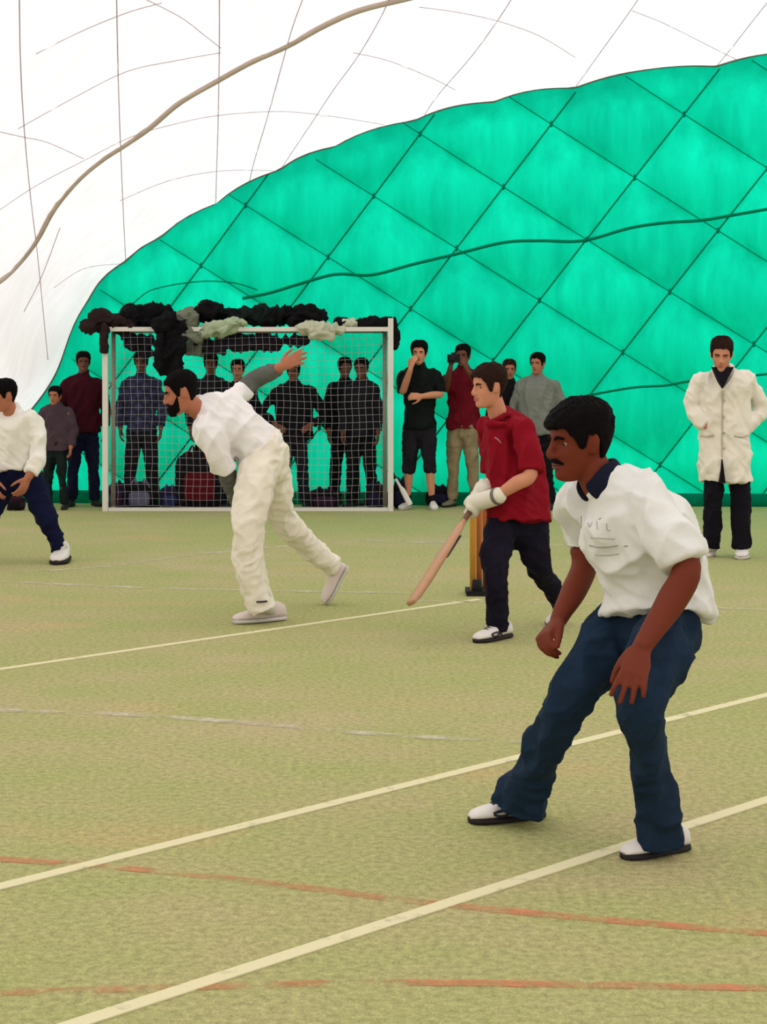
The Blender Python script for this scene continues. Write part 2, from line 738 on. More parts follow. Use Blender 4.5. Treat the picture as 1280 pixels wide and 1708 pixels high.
vault_rope('vault_rope', [(-40, 492), (0, 468), (30, 440), (60, 402), (90, 348), (130, 300), (170, 266), (205, 243), (250, 212), (300, 170), (362, 134), (420, 102), (480, 75), (540, 42), (600, 16), (680, -4), (760, -22)], 0.027, M_ROPE)
for px in ([(32, -30), (34, 100), (40, 210), (50, 320), (62, 420), (72, 520), (80, 600)],
           [(194, -30), (197, 120), (201, 240), (206, 360), (210, 440)],
           [(366, -30), (366, 80), (364, 200), (361, 300), (360, 340)],
           [(520, -40), (490, 40), (470, 110), (445, 200), (424, 270), (415, 310)],
           [(660, -30), (640, 20), (600, 90), (560, 145), (530, 190), (470, 280)],
           [(870, -30), (840, 20), (790, 90), (730, 160), (705, 198)],
           [(1090, -40), (1054, 15), (1000, 90), (960, 146)],
           [(1300, -20), (1260, 30), (1225, 75), (1198, 108)],
           [(100, 380), (70, 460), (40, 520)]):
    vault_rope('vault_cable', px, 0.004, M_CABLE_W)
for px in ([(0, 220), (40, 229), (80, 238), (140, 265)],
           [(235, -5), (300, 28), (340, 58), (368, 80)],
           [(0, 350), (60, 310), (140, 268), (220, 228), (300, 205), (370, 192), (470, 186), (560, 195), (640, 208)],
           [(30, 215), (120, 165), (210, 120), (290, 102), (368, 88)],
           [(200, 335), (280, 302), (360, 286), (430, 284), (468, 286)],
           [(60, 90), (130, 55), (210, 22), (270, 5)],
           [(590, 88), (650, 102), (720, 130), (760, 150)],
           [(700, 12), (760, 20), (830, 35), (900, 60), (960, 96)],
           [(1055, 18), (1110, 40), (1190, 80), (1230, 100)],
           [(90, 480), (140, 448), (200, 440)]):
    vault_rope('vault_seam', px, 0.0028, M_CABLE_W)


# ------------------------------------------------------------------ people
HT = [(-0.113, 0.016, 0.055, 0.02), (-0.108, 0.028, 0.070, 0.005), (-0.095, 0.040, 0.080, -0.015), (-0.078, 0.048, 0.081, -0.035), (-0.060, 0.054, 0.078, -0.055),
      (-0.030, 0.062, 0.078, -0.072), (0.0, 0.068, 0.078, -0.088), (0.030, 0.072, 0.083, -0.098), (0.060, 0.073, 0.078, -0.100), (0.085, 0.067, 0.058, -0.092),
      (0.103, 0.053, 0.034, -0.075), (0.115, 0.035, 0.012, -0.052), (0.121, 0.017, -0.002, -0.030), (0.123, 0.004, -0.008, -0.016)]
HZ = [h[0] for h in HT]
HCY = -0.012


def head_pt(az, z, off=0.0):
    """point of the head's outline, az from the nose towards the right ear"""
    w = float(np.interp(z, HZ, [h[1] for h in HT])) + off
    f = float(np.interp(z, HZ, [h[2] for h in HT])) + off
    b = float(np.interp(z, HZ, [h[3] for h in HT])) - off
    cy = min(HCY, f - 0.02) if z > -0.1 else (f + b) / 2
    c, s = math.cos(az), math.sin(az)
    # squarer than an ellipse
    e = 0.86
    cc = math.copysign(abs(c) ** e, c)
    ss = math.copysign(abs(s) ** e, s)
    y = cy + (f - cy) * cc if c > 0 else cy + (cy - b) * cc
    return V((w * ss, y, z))


def add_head(mb, c, M, k):
    """skull, face, nose, lips, ears"""
    n = 28
    rings = []
    zz = list(np.linspace(-0.113, 0.123, 34))
    for z in zz:
        rg = []
        for i in range(n):
            az = 2 * PI * i / n
            p = head_pt(az, z)
            if p.y > 0:
                for sx in (-1, 1):      # eye sockets, cheekbones
                    g = math.exp(-(((p.x - sx * 0.031) / 0.016) ** 2 + ((z - 0.004) / 0.013) ** 2))
                    p.y -= 0.010 * g
                    g = math.exp(-(((p.x - sx * 0.045) / 0.018) ** 2 + ((z + 0.028) / 0.02) ** 2))
                    p.y += 0.005 * g
                    g = math.exp(-(((p.x - sx * 0.028) / 0.022) ** 2 + ((z - 0.022) / 0.009) ** 2))
                    p.y += 0.005 * g
                g = math.exp(-((p.x / 0.02) ** 2 + ((z + 0.098) / 0.014) ** 2))
                p.y += 0.007 * g
            rg.append(c + M @ (p * k))
        rings.append(rg)
    mb.loft(rings)
    T = lambda x, y, z: c + M @ (V((x, y, z)) * k)
    sd = M @ V((1, 0, 0))
    mb.sweep([(T(0, 0.078, 0.022), 0.008 * k, 0.009 * k), (T(0, 0.087, -0.004), 0.009 * k, 0.010 * k), (T(0, 0.097, -0.024), 0.012 * k, 0.012 * k), (T(0, 0.095, -0.034), 0.014 * k, 0.009 * k), (T(0, 0.084, -0.038), 0.014 * k, 0.006 * k)], 12, 'round', side=sd, m=3)
    for sx in (-1, 1):
        mb.ellipsoid(T(sx * 0.012, 0.086, -0.032), (0.008 * k, 0.010 * k, 0.007 * k), M)
        Re = M @ Matrix.Rotation(sx * 0.35, 3, 'Z')
        mb.ellipsoid(T(sx * 0.071, -0.012, -0.004), (0.007 * k, 0.019 * k, 0.032 * k), Re)
        mb.ellipsoid(T(sx * 0.076, -0.018, 0.004), (0.006 * k, 0.015 * k, 0.022 * k), Re)
    mb.ellipsoid(T(0, 0.076, -0.056), (0.022 * k, 0.011 * k, 0.006 * k), M)
    mb.ellipsoid(T(0, 0.075, -0.067), (0.019 * k, 0.011 * k, 0.006 * k), M)


HAIRLINE = [(0, 0.066), (25, 0.066), (45, 0.052), (58, 0.024), (68, -0.016), (78, -0.018), (84, 0.028), (100, 0.030), (112, -0.005), (125, -0.045), (150, -0.070), (180, -0.075)]


def hair_mesh(c, M, k, thick=0.016, line=HAIRLINE, front=0.0, drop=0.0, seed=0):
    rnd = random.Random(seed)
    n, mrow = 64, 20
    xs = [a for a, _ in line]
    ys = [b for _, b in line]
    vs, fs = [], []
    jit = [rnd.uniform(-1, 1) for _ in range(n)]
    for r in range(mrow + 2):
        for i in range(n):
            az = 2 * PI * i / n
            deg = math.degrees(az)
            deg = 360 - deg if deg > 180 else deg
            zh = float(np.interp(deg, xs, ys)) - drop + 0.005 * jit[i]
            t = min(1.0, r / mrow)
            z = 0.1225 - (0.1225 - zh) * (1 - math.cos(t * PI / 2))
            th = thick * (1 - 0.55 * t ** 2)
            fr = max(0.0, math.cos(az)) ** 3
            th += front * fr * t ** 2 * (1.0 if t < 0.9 else 0.8)
            th += 0.0030 * math.sin(az * 17 + 9 * t + seed) * math.sin(r * 1.3 + seed + az * 3) + 0.0018 * jit[(i * 7 + r * 3) % n]
            if r == mrow:
                th *= 0.75
            if r == mrow + 1:
                th = -0.012
            p = head_pt(az, z, th)
            p.z += th * max(0.0, (z - 0.03) / 0.09) * 0.9
            if r == 0:
                p = V((0.004 * math.sin(az), -0.012 + 0.004 * math.cos(az), 0.1225 + thick))
            vs.append(c + M @ (p * k))
    for r in range(mrow + 1):
        for i in range(n):
            q = (i + 1) % n
            fs.append((r * n + i, r * n + q, (r + 1) * n + q, (r + 1) * n + i))
    fs.append(tuple(range(n)))
    return MB().add(vs, fs).mesh('hair')


def beard_mesh(c, M, k, lo=-0.113, hi=-0.040, thick=0.015, azmax=100):
    n, mrow = 40, 12
    vs, fs = [], []
    for r in range(mrow + 1):
        for i in range(n + 1):
            a = -azmax + 2 * azmax * i / n
            az = math.radians(a)
            top = hi + (0.055 * max(0, (abs(a) - 45) / (azmax - 45)) if abs(a) > 45 else 0)
            z = top + (lo - top) * r / mrow
            edge = min(1.0, r / 2.0, (i / 3.0), ((n - i) / 3.0))
            th = -0.004 + (thick + 0.004) * edge + 0.001 * math.sin(i * 5 + r * 3)
            p = head_pt(az, z, th)
            if z < -0.1:
                p.z -= 0.006
            if p.y > 0:
                p.y += 0.004 * math.exp(-((p.x / 0.03) ** 2))
            vs.append(c + M @ (p * k))
    for r in range(mrow):
        for i in range(n):
            a = r * (n + 1) + i
            fs.append((a, a + 1, a + n + 2, a + n + 1))
    return MB().add(vs, fs).mesh('beard')


def face_matrix(F, Uv=V((0, 0, 1))):
    F = F.normalized()
    R = F.cross(Uv).normalized()
    Uz = R.cross(F).normalized()
    return Matrix((R, F, Uz)).transposed()


def add_hand(mb, w, fd, nd, thumb, k=1.0, curls=((20, 25, 15),) * 4, spread=4, thumb_curl=(25, 20), thumb_out=0.8):
    """palm, four fingers of unequal length, a thumb from the side of the palm. nd = back of the hand, thumb = +1/-1 side along nd x fd"""
    fd = fd.normalized()
    nd = (nd - fd * nd.dot(fd)).normalized()
    l = nd.cross(fd).normalized() * thumb
    mb.sweep([(w - fd * 0.02 * k, 0.026 * k, 0.020 * k), (w + fd * 0.02 * k, 0.030 * k, 0.018 * k), (w + fd * 0.055 * k, 0.040 * k, 0.016 * k), (w + fd * 0.088 * k, 0.041 * k, 0.013 * k)], 12, 'round', side=l, m=3)
    offs = (0.031, 0.0105, -0.0105, -0.030)
    lens = (0.076, 0.085, 0.078, 0.060)
    st = (0.088, 0.092, 0.089, 0.081)
    tips = []
    for q in range(4):
        p = w + fd * st[q] * k + l * offs[q] * k
        cur = 0.0
        pts = [(p - fd * 0.012 * k, 0.0100 * k), (p, 0.0098 * k)]
        ax = (fd + l * math.tan(math.radians(spread * (1.5 - q)))).normalized()
        for s, fr in enumerate((0.45, 0.30, 0.25)):
            cur += math.radians(curls[q][s])
            d = ax * math.cos(cur) - nd * math.sin(cur)
            p = p + d * (lens[q] * fr * k)
            pts.append((p, (0.0092, 0.0086, 0.0074)[s] * k))
        mb.sweep(pts, 10, 'round', m=2)
        tips.append(p)
    p = w + fd * 0.022 * k + l * 0.026 * k - nd * 0.004 * k
    pts = [(p - l * 0.01 * k, 0.015 * k), (p, 0.0145 * k)]
    cur = 0
    d0 = (fd * 0.75 + l * thumb_out - nd * 0.25).normalized()
    for s, L in enumerate((0.038, 0.034, 0.028)):
        if s:
            cur += math.radians(thumb_curl[s - 1])
        d = (d0 * math.cos(cur) + (fd * 0.8 - nd * 0.5 - l * 0.3).normalized() * math.sin(cur)).normalized()
        p = p + d * L * k
        pts.append((p, (0.0120, 0.0105, 0.0085)[s] * k))
    mb.sweep(pts, 10, 'round', m=2)
    return tips


M_SOLE_W = mat('shoe_sole_white', srgb(205, 200, 190), 0.7)
M_SOLE_D = mat('shoe_sole_dark', srgb(40, 36, 36), 0.8)


def add_shoe(parent, heel, toe, k, m_up, m_sole, m_lace=None, up=V((0, 0, 1)), stripe=None, width=1.0):
    x = toe - heel
    L = x.length
    x.normalize()
    y = up.cross(x).normalized()
    z = x.cross(y).normalized()
    prof = [(0.0, 0.018, 0.060), (0.03, 0.029, 0.078), (0.10, 0.035, 0.092), (0.22, 0.037, 0.100), (0.34, 0.038, 0.098), (0.46, 0.041, 0.084), (0.58, 0.045, 0.070), (0.72, 0.047, 0.060), (0.84, 0.044, 0.052), (0.93, 0.035, 0.044), (0.985, 0.020, 0.032)]
    s = L / 0.285

    def rings(zlo, f, topf):
        R = []
        for t, w, h in prof:
            c = heel + x * (t * L) + y * (0.006 * s * math.sin(PI * t))
            rg = []
            n = 16
            for i in range(n):
                a = 2 * PI * i / n
                yy = math.copysign(abs(math.cos(a)) ** 0.75, math.cos(a)) * w * s * f * width
                hh = (zlo + (topf(h) - zlo) * (0.5 + 0.5 * math.copysign(abs(math.sin(a)) ** 0.8, math.sin(a)))) * s
                narrow = 1.0 - 0.35 * max(0.0, (hh / s - 0.03) / 0.075) if f <= 1.0 else 1.0
                rg.append(c + y * yy * narrow + z * hh)
            R.append(rg)
        return R
    mb = MB()
    mb.loft(rings(0.018, 1.0, lambda h: h))
    sh = mb.build('shoe', m_up, parent)
    MB().loft(rings(0.0, 1.07, lambda h: 0.024)).build('sole', m_sole, sh)
    if m_lace is not None:
        ml = MB()
        for t in (0.48, 0.55, 0.62, 0.69):
            h = float(np.interp(t, [p[0] for p in prof], [p[2] for p in prof]))
            w = 0.020 * s
            c = heel + x * (t * L) + z * (h * s + 0.001)
            ml.sweep([(c - y * w - z * 0.006 * s, 0.003 * s), (c + z * 0.002, 0.003 * s), (c + y * w - z * 0.006 * s, 0.003 * s)], 6, 'round', m=2)
        ml.build('laces', m_lace, sh)
    if stripe is not None:
        mst = MB()
        for sy in (-1, 1):
            pts = []
            for t, hf in ((0.44, 0.032), (0.54, 0.046), (0.64, 0.048), (0.74, 0.042), (0.70, 0.032), (0.60, 0.029), (0.52, 0.040)):
                w = float(np.interp(t, [p[0] for p in prof], [p[1] for p in prof]))
                c = heel + x * (t * L) + y * (sy * w * s * width * 0.97 + 0.006 * s) + z * hf * s
                pts.append((c, 0.005 * s))
            mst.sweep(pts, 6, 'round', m=2)
        mst.build('side_stripe', stripe, sh)
    return sh


def skin(name, r, g, b):
    return mat('skin_' + name, srgb(r, g, b), 0.6, 0.18, 0.10, 14, 0.08, 120)


def cloth(name, r, g, b, var=0.10, bump=0.35, bscale=22, rough=0.85):
    return mat('cloth_' + name, srgb(r, g, b), rough, 0.12, var, 7, bump, bscale, sheen=0.0)


M_EYE = mat('eye_white', srgb(165, 155, 145), 0.3, 0.4, 0.02)
M_IRIS = mat('eye_iris', srgb(35, 20, 14), 0.25, 0.5, 0.02)
M_HAIR = mat('hair_black', srgb(13, 9, 10), 0.75, 0.08, 0.3, 60, 0.5, 160)
M_HAIR_BR = mat('hair_brown', srgb(44, 25, 19), 0.75, 0.10, 0.3, 60, 0.5, 160)
M_LIP = {}


def along(path, a, b, m=8):
    """piece of a (point, r) path between fractions a and b of its length"""
    P = dense(path, m)
    cum = [0.0]
    for i in range(1, len(P)):
        cum.append(cum[-1] + (P[i][0] - P[i - 1][0]).length)
    T = cum[-1]

    def at(f):
        s = f * T
        for i in range(1, len(P)):
            if cum[i] >= s - 1e-9:
                u = (s - cum[i - 1]) / max(1e-9, cum[i] - cum[i - 1])
                return (P[i - 1][0].lerp(P[i][0], u), P[i - 1][1] * (1 - u) + P[i][1] * u)
        return (P[-1][0], P[-1][1])
    n = max(3, int((b - a) * 22))
    return [at(a + (b - a) * i / n) for i in range(n + 1)]


FOLD_SHIRT = ((0.13, 0.023, (0.4, 0.1, 1), 3.0), (0.07, 0.010, (-0.8, 0, 0.6), 2.2))
FOLD_TR = ((0.11, 0.018, (0.2, 0, 1), 3.0), (0.06, 0.009, (1, 0.3, 0.4), 2.2))


def person(base, label, cfg, group=None):
    """cfg: head=(centre, facing, up, k); spine=[(p, hw, hd, side)] low to neck for the shirt; arms=[dict]; legs=[dict]; feet=[dict]"""
    root = empty('person', base, label, 'person', group)
    vx = cfg.get('voxel', 0.008)
    cvx = cfg.get('cloth_voxel', vx * 1.25)
    c, F, Uv, k = cfg['head']
    M = face_matrix(F, Uv)
    body = MB()
    add_head(body, c, M, k)
    spine = cfg['spine']
    neck = cfg['neck']
    nk = cfg.get('neck_r', 0.053) * k
    body.sweep([(neck.lerp(spine[-2][0], 0.6), nk * 1.05), (neck, nk * 1.06), (neck.lerp(c + M @ (V((0, -0.022, -0.05)) * k), 0.5), nk), (c + M @ (V((0, -0.020, -0.045)) * k), nk * 0.98)], 16, 'round', m=4)
    ez = cfg.get('ease', 0.036)
    body.sweep([(p, max(0.03, hw - ez), max(0.03, hd - ez), s) for p, hw, hd, s in spine[cfg.get('body_from', 2):]], 20, 'flat', m=4, capend='round')
    shirt = MB()
    shirt.sweep([(p, hw, hd, s) for p, hw, hd, s in spine], 26, 'flat', m=4, capend='round')
    for a in cfg['arms']:
        path = a['path']
        bp_ = along(path, 0, 1, 6)
        cut = a['sleeve'][0] if a.get('sleeve') else 0
        body.sweep([(q_, max(0.024, r_ * (0.62 if i_ / (len(bp_) - 1) < cut - 0.04 else 1.0))) for i_, (q_, r_) in enumerate(bp_)], 14, 'round', m=1)
        h = a.get('hand')
        if h:
            add_hand(body, path[-1][0], h['fd'], h['nd'], h['thumb'], h.get('k', k), h.get('curls', ((20, 25, 15),) * 4), h.get('spread', 4), h.get('tc', (25, 20)), h.get('to', 0.8))
        sl = a.get('sleeve')
        if sl:
            f, r0, r1 = sl
            seg_ = along(path, 0.0, f)
            n_ = len(seg_) - 1
            sp = [(a.get('inset', path[0][0].lerp(spine[-2][0], 0.35)), r0 * 0.95)]
            for i, (p, r) in enumerate(seg_):
                u = i / n_
                sp.append((p, r0 + (r1 - r0) * u))
            shirt.sweep(sp, 16, 'round', m=1, capend='flat')
    for extra in cfg.get('shirt_extra', ()):
        shirt.ellipsoid(*extra)
    tr = MB()
    pel = cfg.get('pelvis')
    for lg in cfg['legs']:
        path = lg['path']
        nl = len(path)
        body.sweep([(p, min(max(0.028, r * lg.get('thin', 0.62)), 0.032 * k if i_ == nl - 1 else (0.046 * k if i_ == nl - 2 else 9))) for i_, (p, r) in enumerate(path[:-1] + [(path[-2][0].lerp(path[-1][0], 0.75), path[-1][1])])], 12, 'round', m=5)
        f = lg.get('to', 1.0)
        seg_ = path if f >= 1 else along(path, 0, f)
        tr.sweep(seg_, 16, 'round', m=5, capend='flat')
    if pel:
        tr.sweep(pel, 22, 'flat', m=4, capend='round')
    for ft in cfg['feet']:
        an = ft['ankle']
        body.sweep([(an, 0.030 * k), (ft['heel'].lerp(ft['toe'], 0.28) + ft.get('up', V((0, 0, 1))) * 0.036, 0.018 * k), (ft['heel'].lerp(ft['toe'], 0.65) + ft.get('up', V((0, 0, 1))) * 0.030, 0.014 * k)], 10, 'round', m=3)
    bo = link('body', fuse(body, vx, cfg.get('smooth', 3)), cfg['skin'], root)
    link('shirt' if 'shirt_name' not in cfg else cfg['shirt_name'], fuse(shirt, cvx, cfg.get('cloth_smooth', 5), cfg.get('shirt_folds', FOLD_SHIRT)), cfg['shirt'], root)
    link(cfg.get('trousers_name', 'trousers'), fuse(tr, cvx, 4, cfg.get('trouser_folds', FOLD_TR)), cfg['trousers'], root)
    if cfg.get('hair', True):
        hk = cfg.get('hair_kw', {})
        link('hair', hair_mesh(c, M, k, **hk), cfg.get('hair_mat', M_HAIR), root)
    if cfg.get('beard') is not None:
        link('beard', beard_mesh(c, M, k, **cfg['beard']), cfg.get('hair_mat', M_HAIR), root)
    T = lambda x, y, z: c + M @ (V((x, y, z)) * k)
    if cfg.get('face', True):
        for sx in (-1, 1):
            eb = MB()
            eb.ellipsoid(T(sx * 0.031, 0.0545, 0.003), (0.0125 * k, 0.0125 * k, 0.0105 * k), M, 16, 12)
            eme = eb.mesh('eye')
            eye = link('eye', eme, M_EYE, bo)
            eme.materials.append(M_IRIS)
            cpt = T(sx * 0.031, 0.067, 0.002)
            for po in eme.polygons:
                if (po.center - cpt).length < 0.0085 * k:
                    po.material_index = 1
            mbb = MB()
            mbb.sweep([(T(sx * 0.014, 0.083, 0.017), 0.0035 * k, 0.0045 * k), (T(sx * 0.028, 0.084, 0.023), 0.0035 * k, 0.005 * k), (T(sx * 0.046, 0.070, 0.019), 0.003 * k, 0.0035 * k)], 8, 'round', m=3)
            mbb.build('eyebrow', cfg.get('hair_mat', M_HAIR), bo)
        lm = cfg.get('lip')
        if lm is not None:
            ml = MB()
            for zz_, w_ in ((-0.0565, 0.021), (-0.0665, 0.018)):
                ml.sweep([(T(-w_, 0.074, zz_ - 0.001), 0.0035 * k), (T(-w_ * 0.5, 0.0835, zz_), 0.0052 * k), (T(0, 0.0860, zz_ - 0.0005), 0.0050 * k), (T(w_ * 0.5, 0.0835, zz_), 0.0052 * k), (T(w_, 0.074, zz_ - 0.001), 0.0035 * k)], 8, 'round', m=3)
            ml.build('lips', lm, bo)
    if cfg.get('moustache'):
        mm_ = MB()
        mm_.sweep([(T(-0.028, 0.070, -0.056), 0.004 * k), (T(-0.014, 0.086, -0.048), 0.0065 * k), (T(0, 0.090, -0.046), 0.006 * k), (T(0.014, 0.086, -0.048), 0.0065 * k), (T(0.028, 0.070, -0.056), 0.004 * k)], 8, 'round', m=4)
        mm_.build('moustache', cfg.get('hair_mat', M_HAIR), bo)
    if cfg.get('collar') is not None:
        cm, spec = cfg['collar']
        mc = MB()
        for q in spec:
            mc.sweep(*q[0], **q[1])
        link('collar', fuse(mc, cvx * 0.8, 2), cm, root)
    for ft in cfg['feet']:
        an_, up_ = ft['ankle'], ft.get('up', V((0, 0, 1)))
        MB().sweep([(an_ + up_ * 0.05, 0.043 * k), (an_, 0.042 * k), (ft['heel'].lerp(ft['toe'], 0.24) + up_ * 0.06, 0.036 * k)], 14, 'round', m=3).build('sock', cfg.get('sock', M_SOCK_W), root)
        add_shoe(root, ft['heel'], ft['toe'], k, ft['m'][0], ft['m'][1], ft['m'][2], ft.get('up', V((0, 0, 1))), ft['m'][3] if len(ft['m']) > 3 else None, ft.get('w', 1.0))
    return root, M


def hw(d, wpx):
    return 0.5 * wpx * d / FPX


def legpath(L):
    return [(U(x, y, d), hw(d, w)) for x, y, d, w in L]


SH_WHITE = mat('shoe_white', srgb(228, 222, 214), 0.55, 0.4, 0.05)
SH_PINK = mat('shoe_offwhite', srgb(222, 205, 198), 0.6, 0.3, 0.05)
SH_DARK = mat('shoe_dark', srgb(32, 26, 26), 0.6, 0.3, 0.1)
M_LACE_D = mat('lace_dark', srgb(60, 58, 62), 0.8)
M_STRIPE = mat('shoe_stripe', srgb(48, 46, 52), 0.6)
SK_DARK = skin('dark', 112, 48, 28)
SK_MID = skin('mid', 176, 112, 84)
SK_LIGHT = skin('light', 206, 142, 110)
SK_BG = skin('brown', 112, 68, 54)

M_SOCK_W = mat('sock_white', srgb(214, 208, 198), 0.9, 0.1)
M_SOCK_D = mat('sock_dark', srgb(24, 20, 24), 0.9, 0.1)

# ---- 1. fielder in jeans in the foreground, crouching with a hand on the knee
D = 5.1
side_h = (U(1050, 1030, 5.24) - U(1125, 1030, 5.02)).normalized()
side_s = (U(972, 835, 5.24) - U(1088, 850, 4.90)).normalized()
nkp = U(1003, 808, 5.07)
cf = dict(voxel=0.0055, cloth_voxel=0.008, skin=SK_DARK, smooth=3,
          head=(U(966, 737, 5.07), V((-1.0, -0.34, -0.10)), V((0.05, 0, 1)), 1.02), neck=nkp, neck_r=0.054,
          spine=[(U(1098, 1030, 5.11), 0.200, 0.165, side_h), (U(1098, 1005, 5.12), 0.195, 0.160, side_h), (U(1096, 970, 5.12), 0.185, 0.155, side_h), (U(1082, 925, 5.10), 0.180, 0.160, side_h.lerp(side_s, 0.4)), (U(1058, 875, 5.08), 0.190, 0.160, side_s), (U(1034, 832, 5.07), 0.165, 0.125, side_s), (U(1010, 808, 5.065), 0.068, 0.066, side_s)],
          shirt=cloth('white_tee', 228, 228, 222, 0.03, 0.25, 14), trousers=cloth('jeans', 26, 44, 64, 0.45, 0.3, 30),
          arms=[dict(path=[(U(1084, 846, 4.95), 0.056), (U(1118, 895, 4.87), 0.050), (U(1146, 948, 4.82), 0.043), (U(1122, 1000, 4.80), 0.045), (U(1090, 1050, 4.76), 0.034), (U(1072, 1078, 4.73), 0.028)],
                     hand=dict(fd=(U(1050, 1150, 4.655) - U(1072, 1078, 4.73)), nd=V((-0.15, -1, 0.45)), thumb=-1, k=1.02, spread=7,
                               curls=((4, 14, 10), (6, 12, 8), (6, 12, 8), (4, 12, 8)), to=0.40), sleeve=(0.42, 0.082, 0.070)),
                dict(path=[(U(962, 838, 5.28), 0.054), (U(968, 890, 5.32), 0.047), (U(976, 940, 5.32), 0.042), (U(958, 985, 5.26), 0.041), (U(940, 1018, 5.21), 0.031), (U(932, 1034, 5.19), 0.027)],
                     hand=dict(fd=(U(905, 1064, 5.13) - U(932, 1034, 5.19)), nd=V((-0.9, -0.35, 0.5)), thumb=1, k=1.0, spread=3,
                               curls=((48, 42, 25), (52, 45, 25), (55, 48, 25), (55, 48, 25)), to=0.35, tc=(20, 15)), sleeve=(0.36, 0.074, 0.062))],
          legs=[dict(path=[(U(1118, 1040, 5.03), 0.096), (U(1104, 1085, 4.92), 0.096), (U(1075, 1150, 4.81), 0.074), (U(1066, 1185, 4.80), 0.067), (U(1078, 1240, 4.85), 0.060), (U(1089, 1300, 4.90), 0.058), (U(1098, 1350, 4.94), 0.064), (U(1102, 1402, 4.97), 0.073)], thin=0.6),
                dict(path=[(U(1052, 1040, 5.20), 0.100), (U(1012, 1082, 5.14), 0.098), (U(966, 1140, 5.07), 0.078), (U(938, 1185, 5.06), 0.068), (U(912, 1235, 5.13), 0.062), (U(890, 1285, 5.22), 0.066), (U(872, 1325, 5.29), 0.080), (U(866, 1344, 5.31), 0.088)], thin=0.6)],
          pelvis=[(U(1096, 1000, 5.13), 0.165, 0.115, side_h), (U(1092, 1030, 5.14), 0.175, 0.125, side_h), (U(1080, 1062, 5.13), 0.150, 0.115, side_h)],
          feet=[dict(heel=G(1148, 1416), toe=G(1038, 1434), ankle=U(1104, 1395, 4.97), m=(SH_WHITE, M_SOLE_D, M_LACE_D, M_STRIPE)),
                dict(heel=G(908, 1362), toe=G(782, 1374), ankle=U(868, 1340, 5.31), m=(SH_WHITE, M_SOLE_D, M_LACE_D, M_STRIPE))],
          hair_kw=dict(thick=0.013, front=0.020, drop=0.004, seed=3, line=[(0, 0.050), (25, 0.052), (42, 0.045), (55, 0.030), (66, -0.010), (77, -0.020), (84, 0.026), (100, 0.020), (110, -0.020), (125, -0.060), (150, -0.085), (180, -0.090)]), moustache=True, lip=mat('lip_dark', srgb(112, 58, 52), 0.5))
M_NAVY_COLLAR = cloth('navy_collar', 22, 26, 44)


def collar_ring(c, axis, fwd, r, tube, height, open_deg=35):
    """band of cloth round the neck, open at the front"""
    axis = axis.normalized()
    fwd = (fwd - axis * fwd.dot(axis)).normalized()
    sd_ = axis.cross(fwd)
    pts = []
    for i in range(25):
        a = math.radians(open_deg + (360 - 2 * open_deg) * i / 24)
        pts.append((c + fwd * (r * math.cos(a)) + sd_ * (r * math.sin(a)) - axis * (0.03 * max(0, math.cos(a))), tube, height, fwd * math.cos(a) + sd_ * math.sin(a)))
    return ((pts, 12, 'round'), dict(m=1))


cf['collar'] = (M_NAVY_COLLAR, [collar_ring(U(998, 796, 5.07), U(978, 760, 5.07) - U(1003, 808, 5.07), V((-1, -0.3, 0)), 0.066, 0.013, 0.033, 36)])
FG, FGM = person(G(975, 1400), 'person in white tee and blue jeans crouching in the foreground, hand on knee', cf)


def surf(src):
    me = src.data
    return BVHTree.FromPolygons([v.co.copy() for v in me.vertices], [tuple(p.vertices) for p in me.polygons])


def kid(root, name):
    return [c for c in root.children if c.name.split('.')[0] == name][0]


def stuck(name, parent, pts, r, material, bv, lift=0.004, m=6):
    """thin strip laid along the surface bv"""
    out = []
    o = V((0, 0, CAMH))
    for p in dense([(q, 1) for q in pts], m):
        d = (p[0] - o).normalized()
        h = bv.ray_cast(o, d)
        if h[0] is not None:
            out.append((h[0] - d * lift, r, r))
    if len(out) > 1:
        return MB().sweep(out, 5, 'round', m=1).build(name, material, parent)


# faded print on the chest of the white tee
fsh = kid(FG, 'shirt')
bv = surf(fsh)
M_PRINT = mat('print_grey', srgb(160, 156, 146), 0.9, 0.1)
M_PRINT_L = mat('print_pale', srgb(190, 186, 174), 0.9, 0.1)
for q, mm_ in (([(970, 862), (970, 880)], M_PRINT), ([(981, 872), (984, 879), (988, 872)], M_PRINT_L), ([(996, 870), (997, 882)], M_PRINT_L), ([(1000, 866), (1003, 864)], M_PRINT_L), ([(1012, 874), (1013, 884), (1018, 884)], M_PRINT_L),
               ([(986, 897), (1025, 899)], M_PRINT_L), ([(984, 910), (1000, 913), (1020, 912), (1030, 910)], M_PRINT), ([(1042, 911), (1047, 911)], M_PRINT), ([(994, 925), (1012, 926), (1032, 924)], M_PRINT_L)):
    stuck('chest_print', fsh, [U(x, y, 4.9) for x, y in q], 0.0022, mm_, bv, 0.0004)

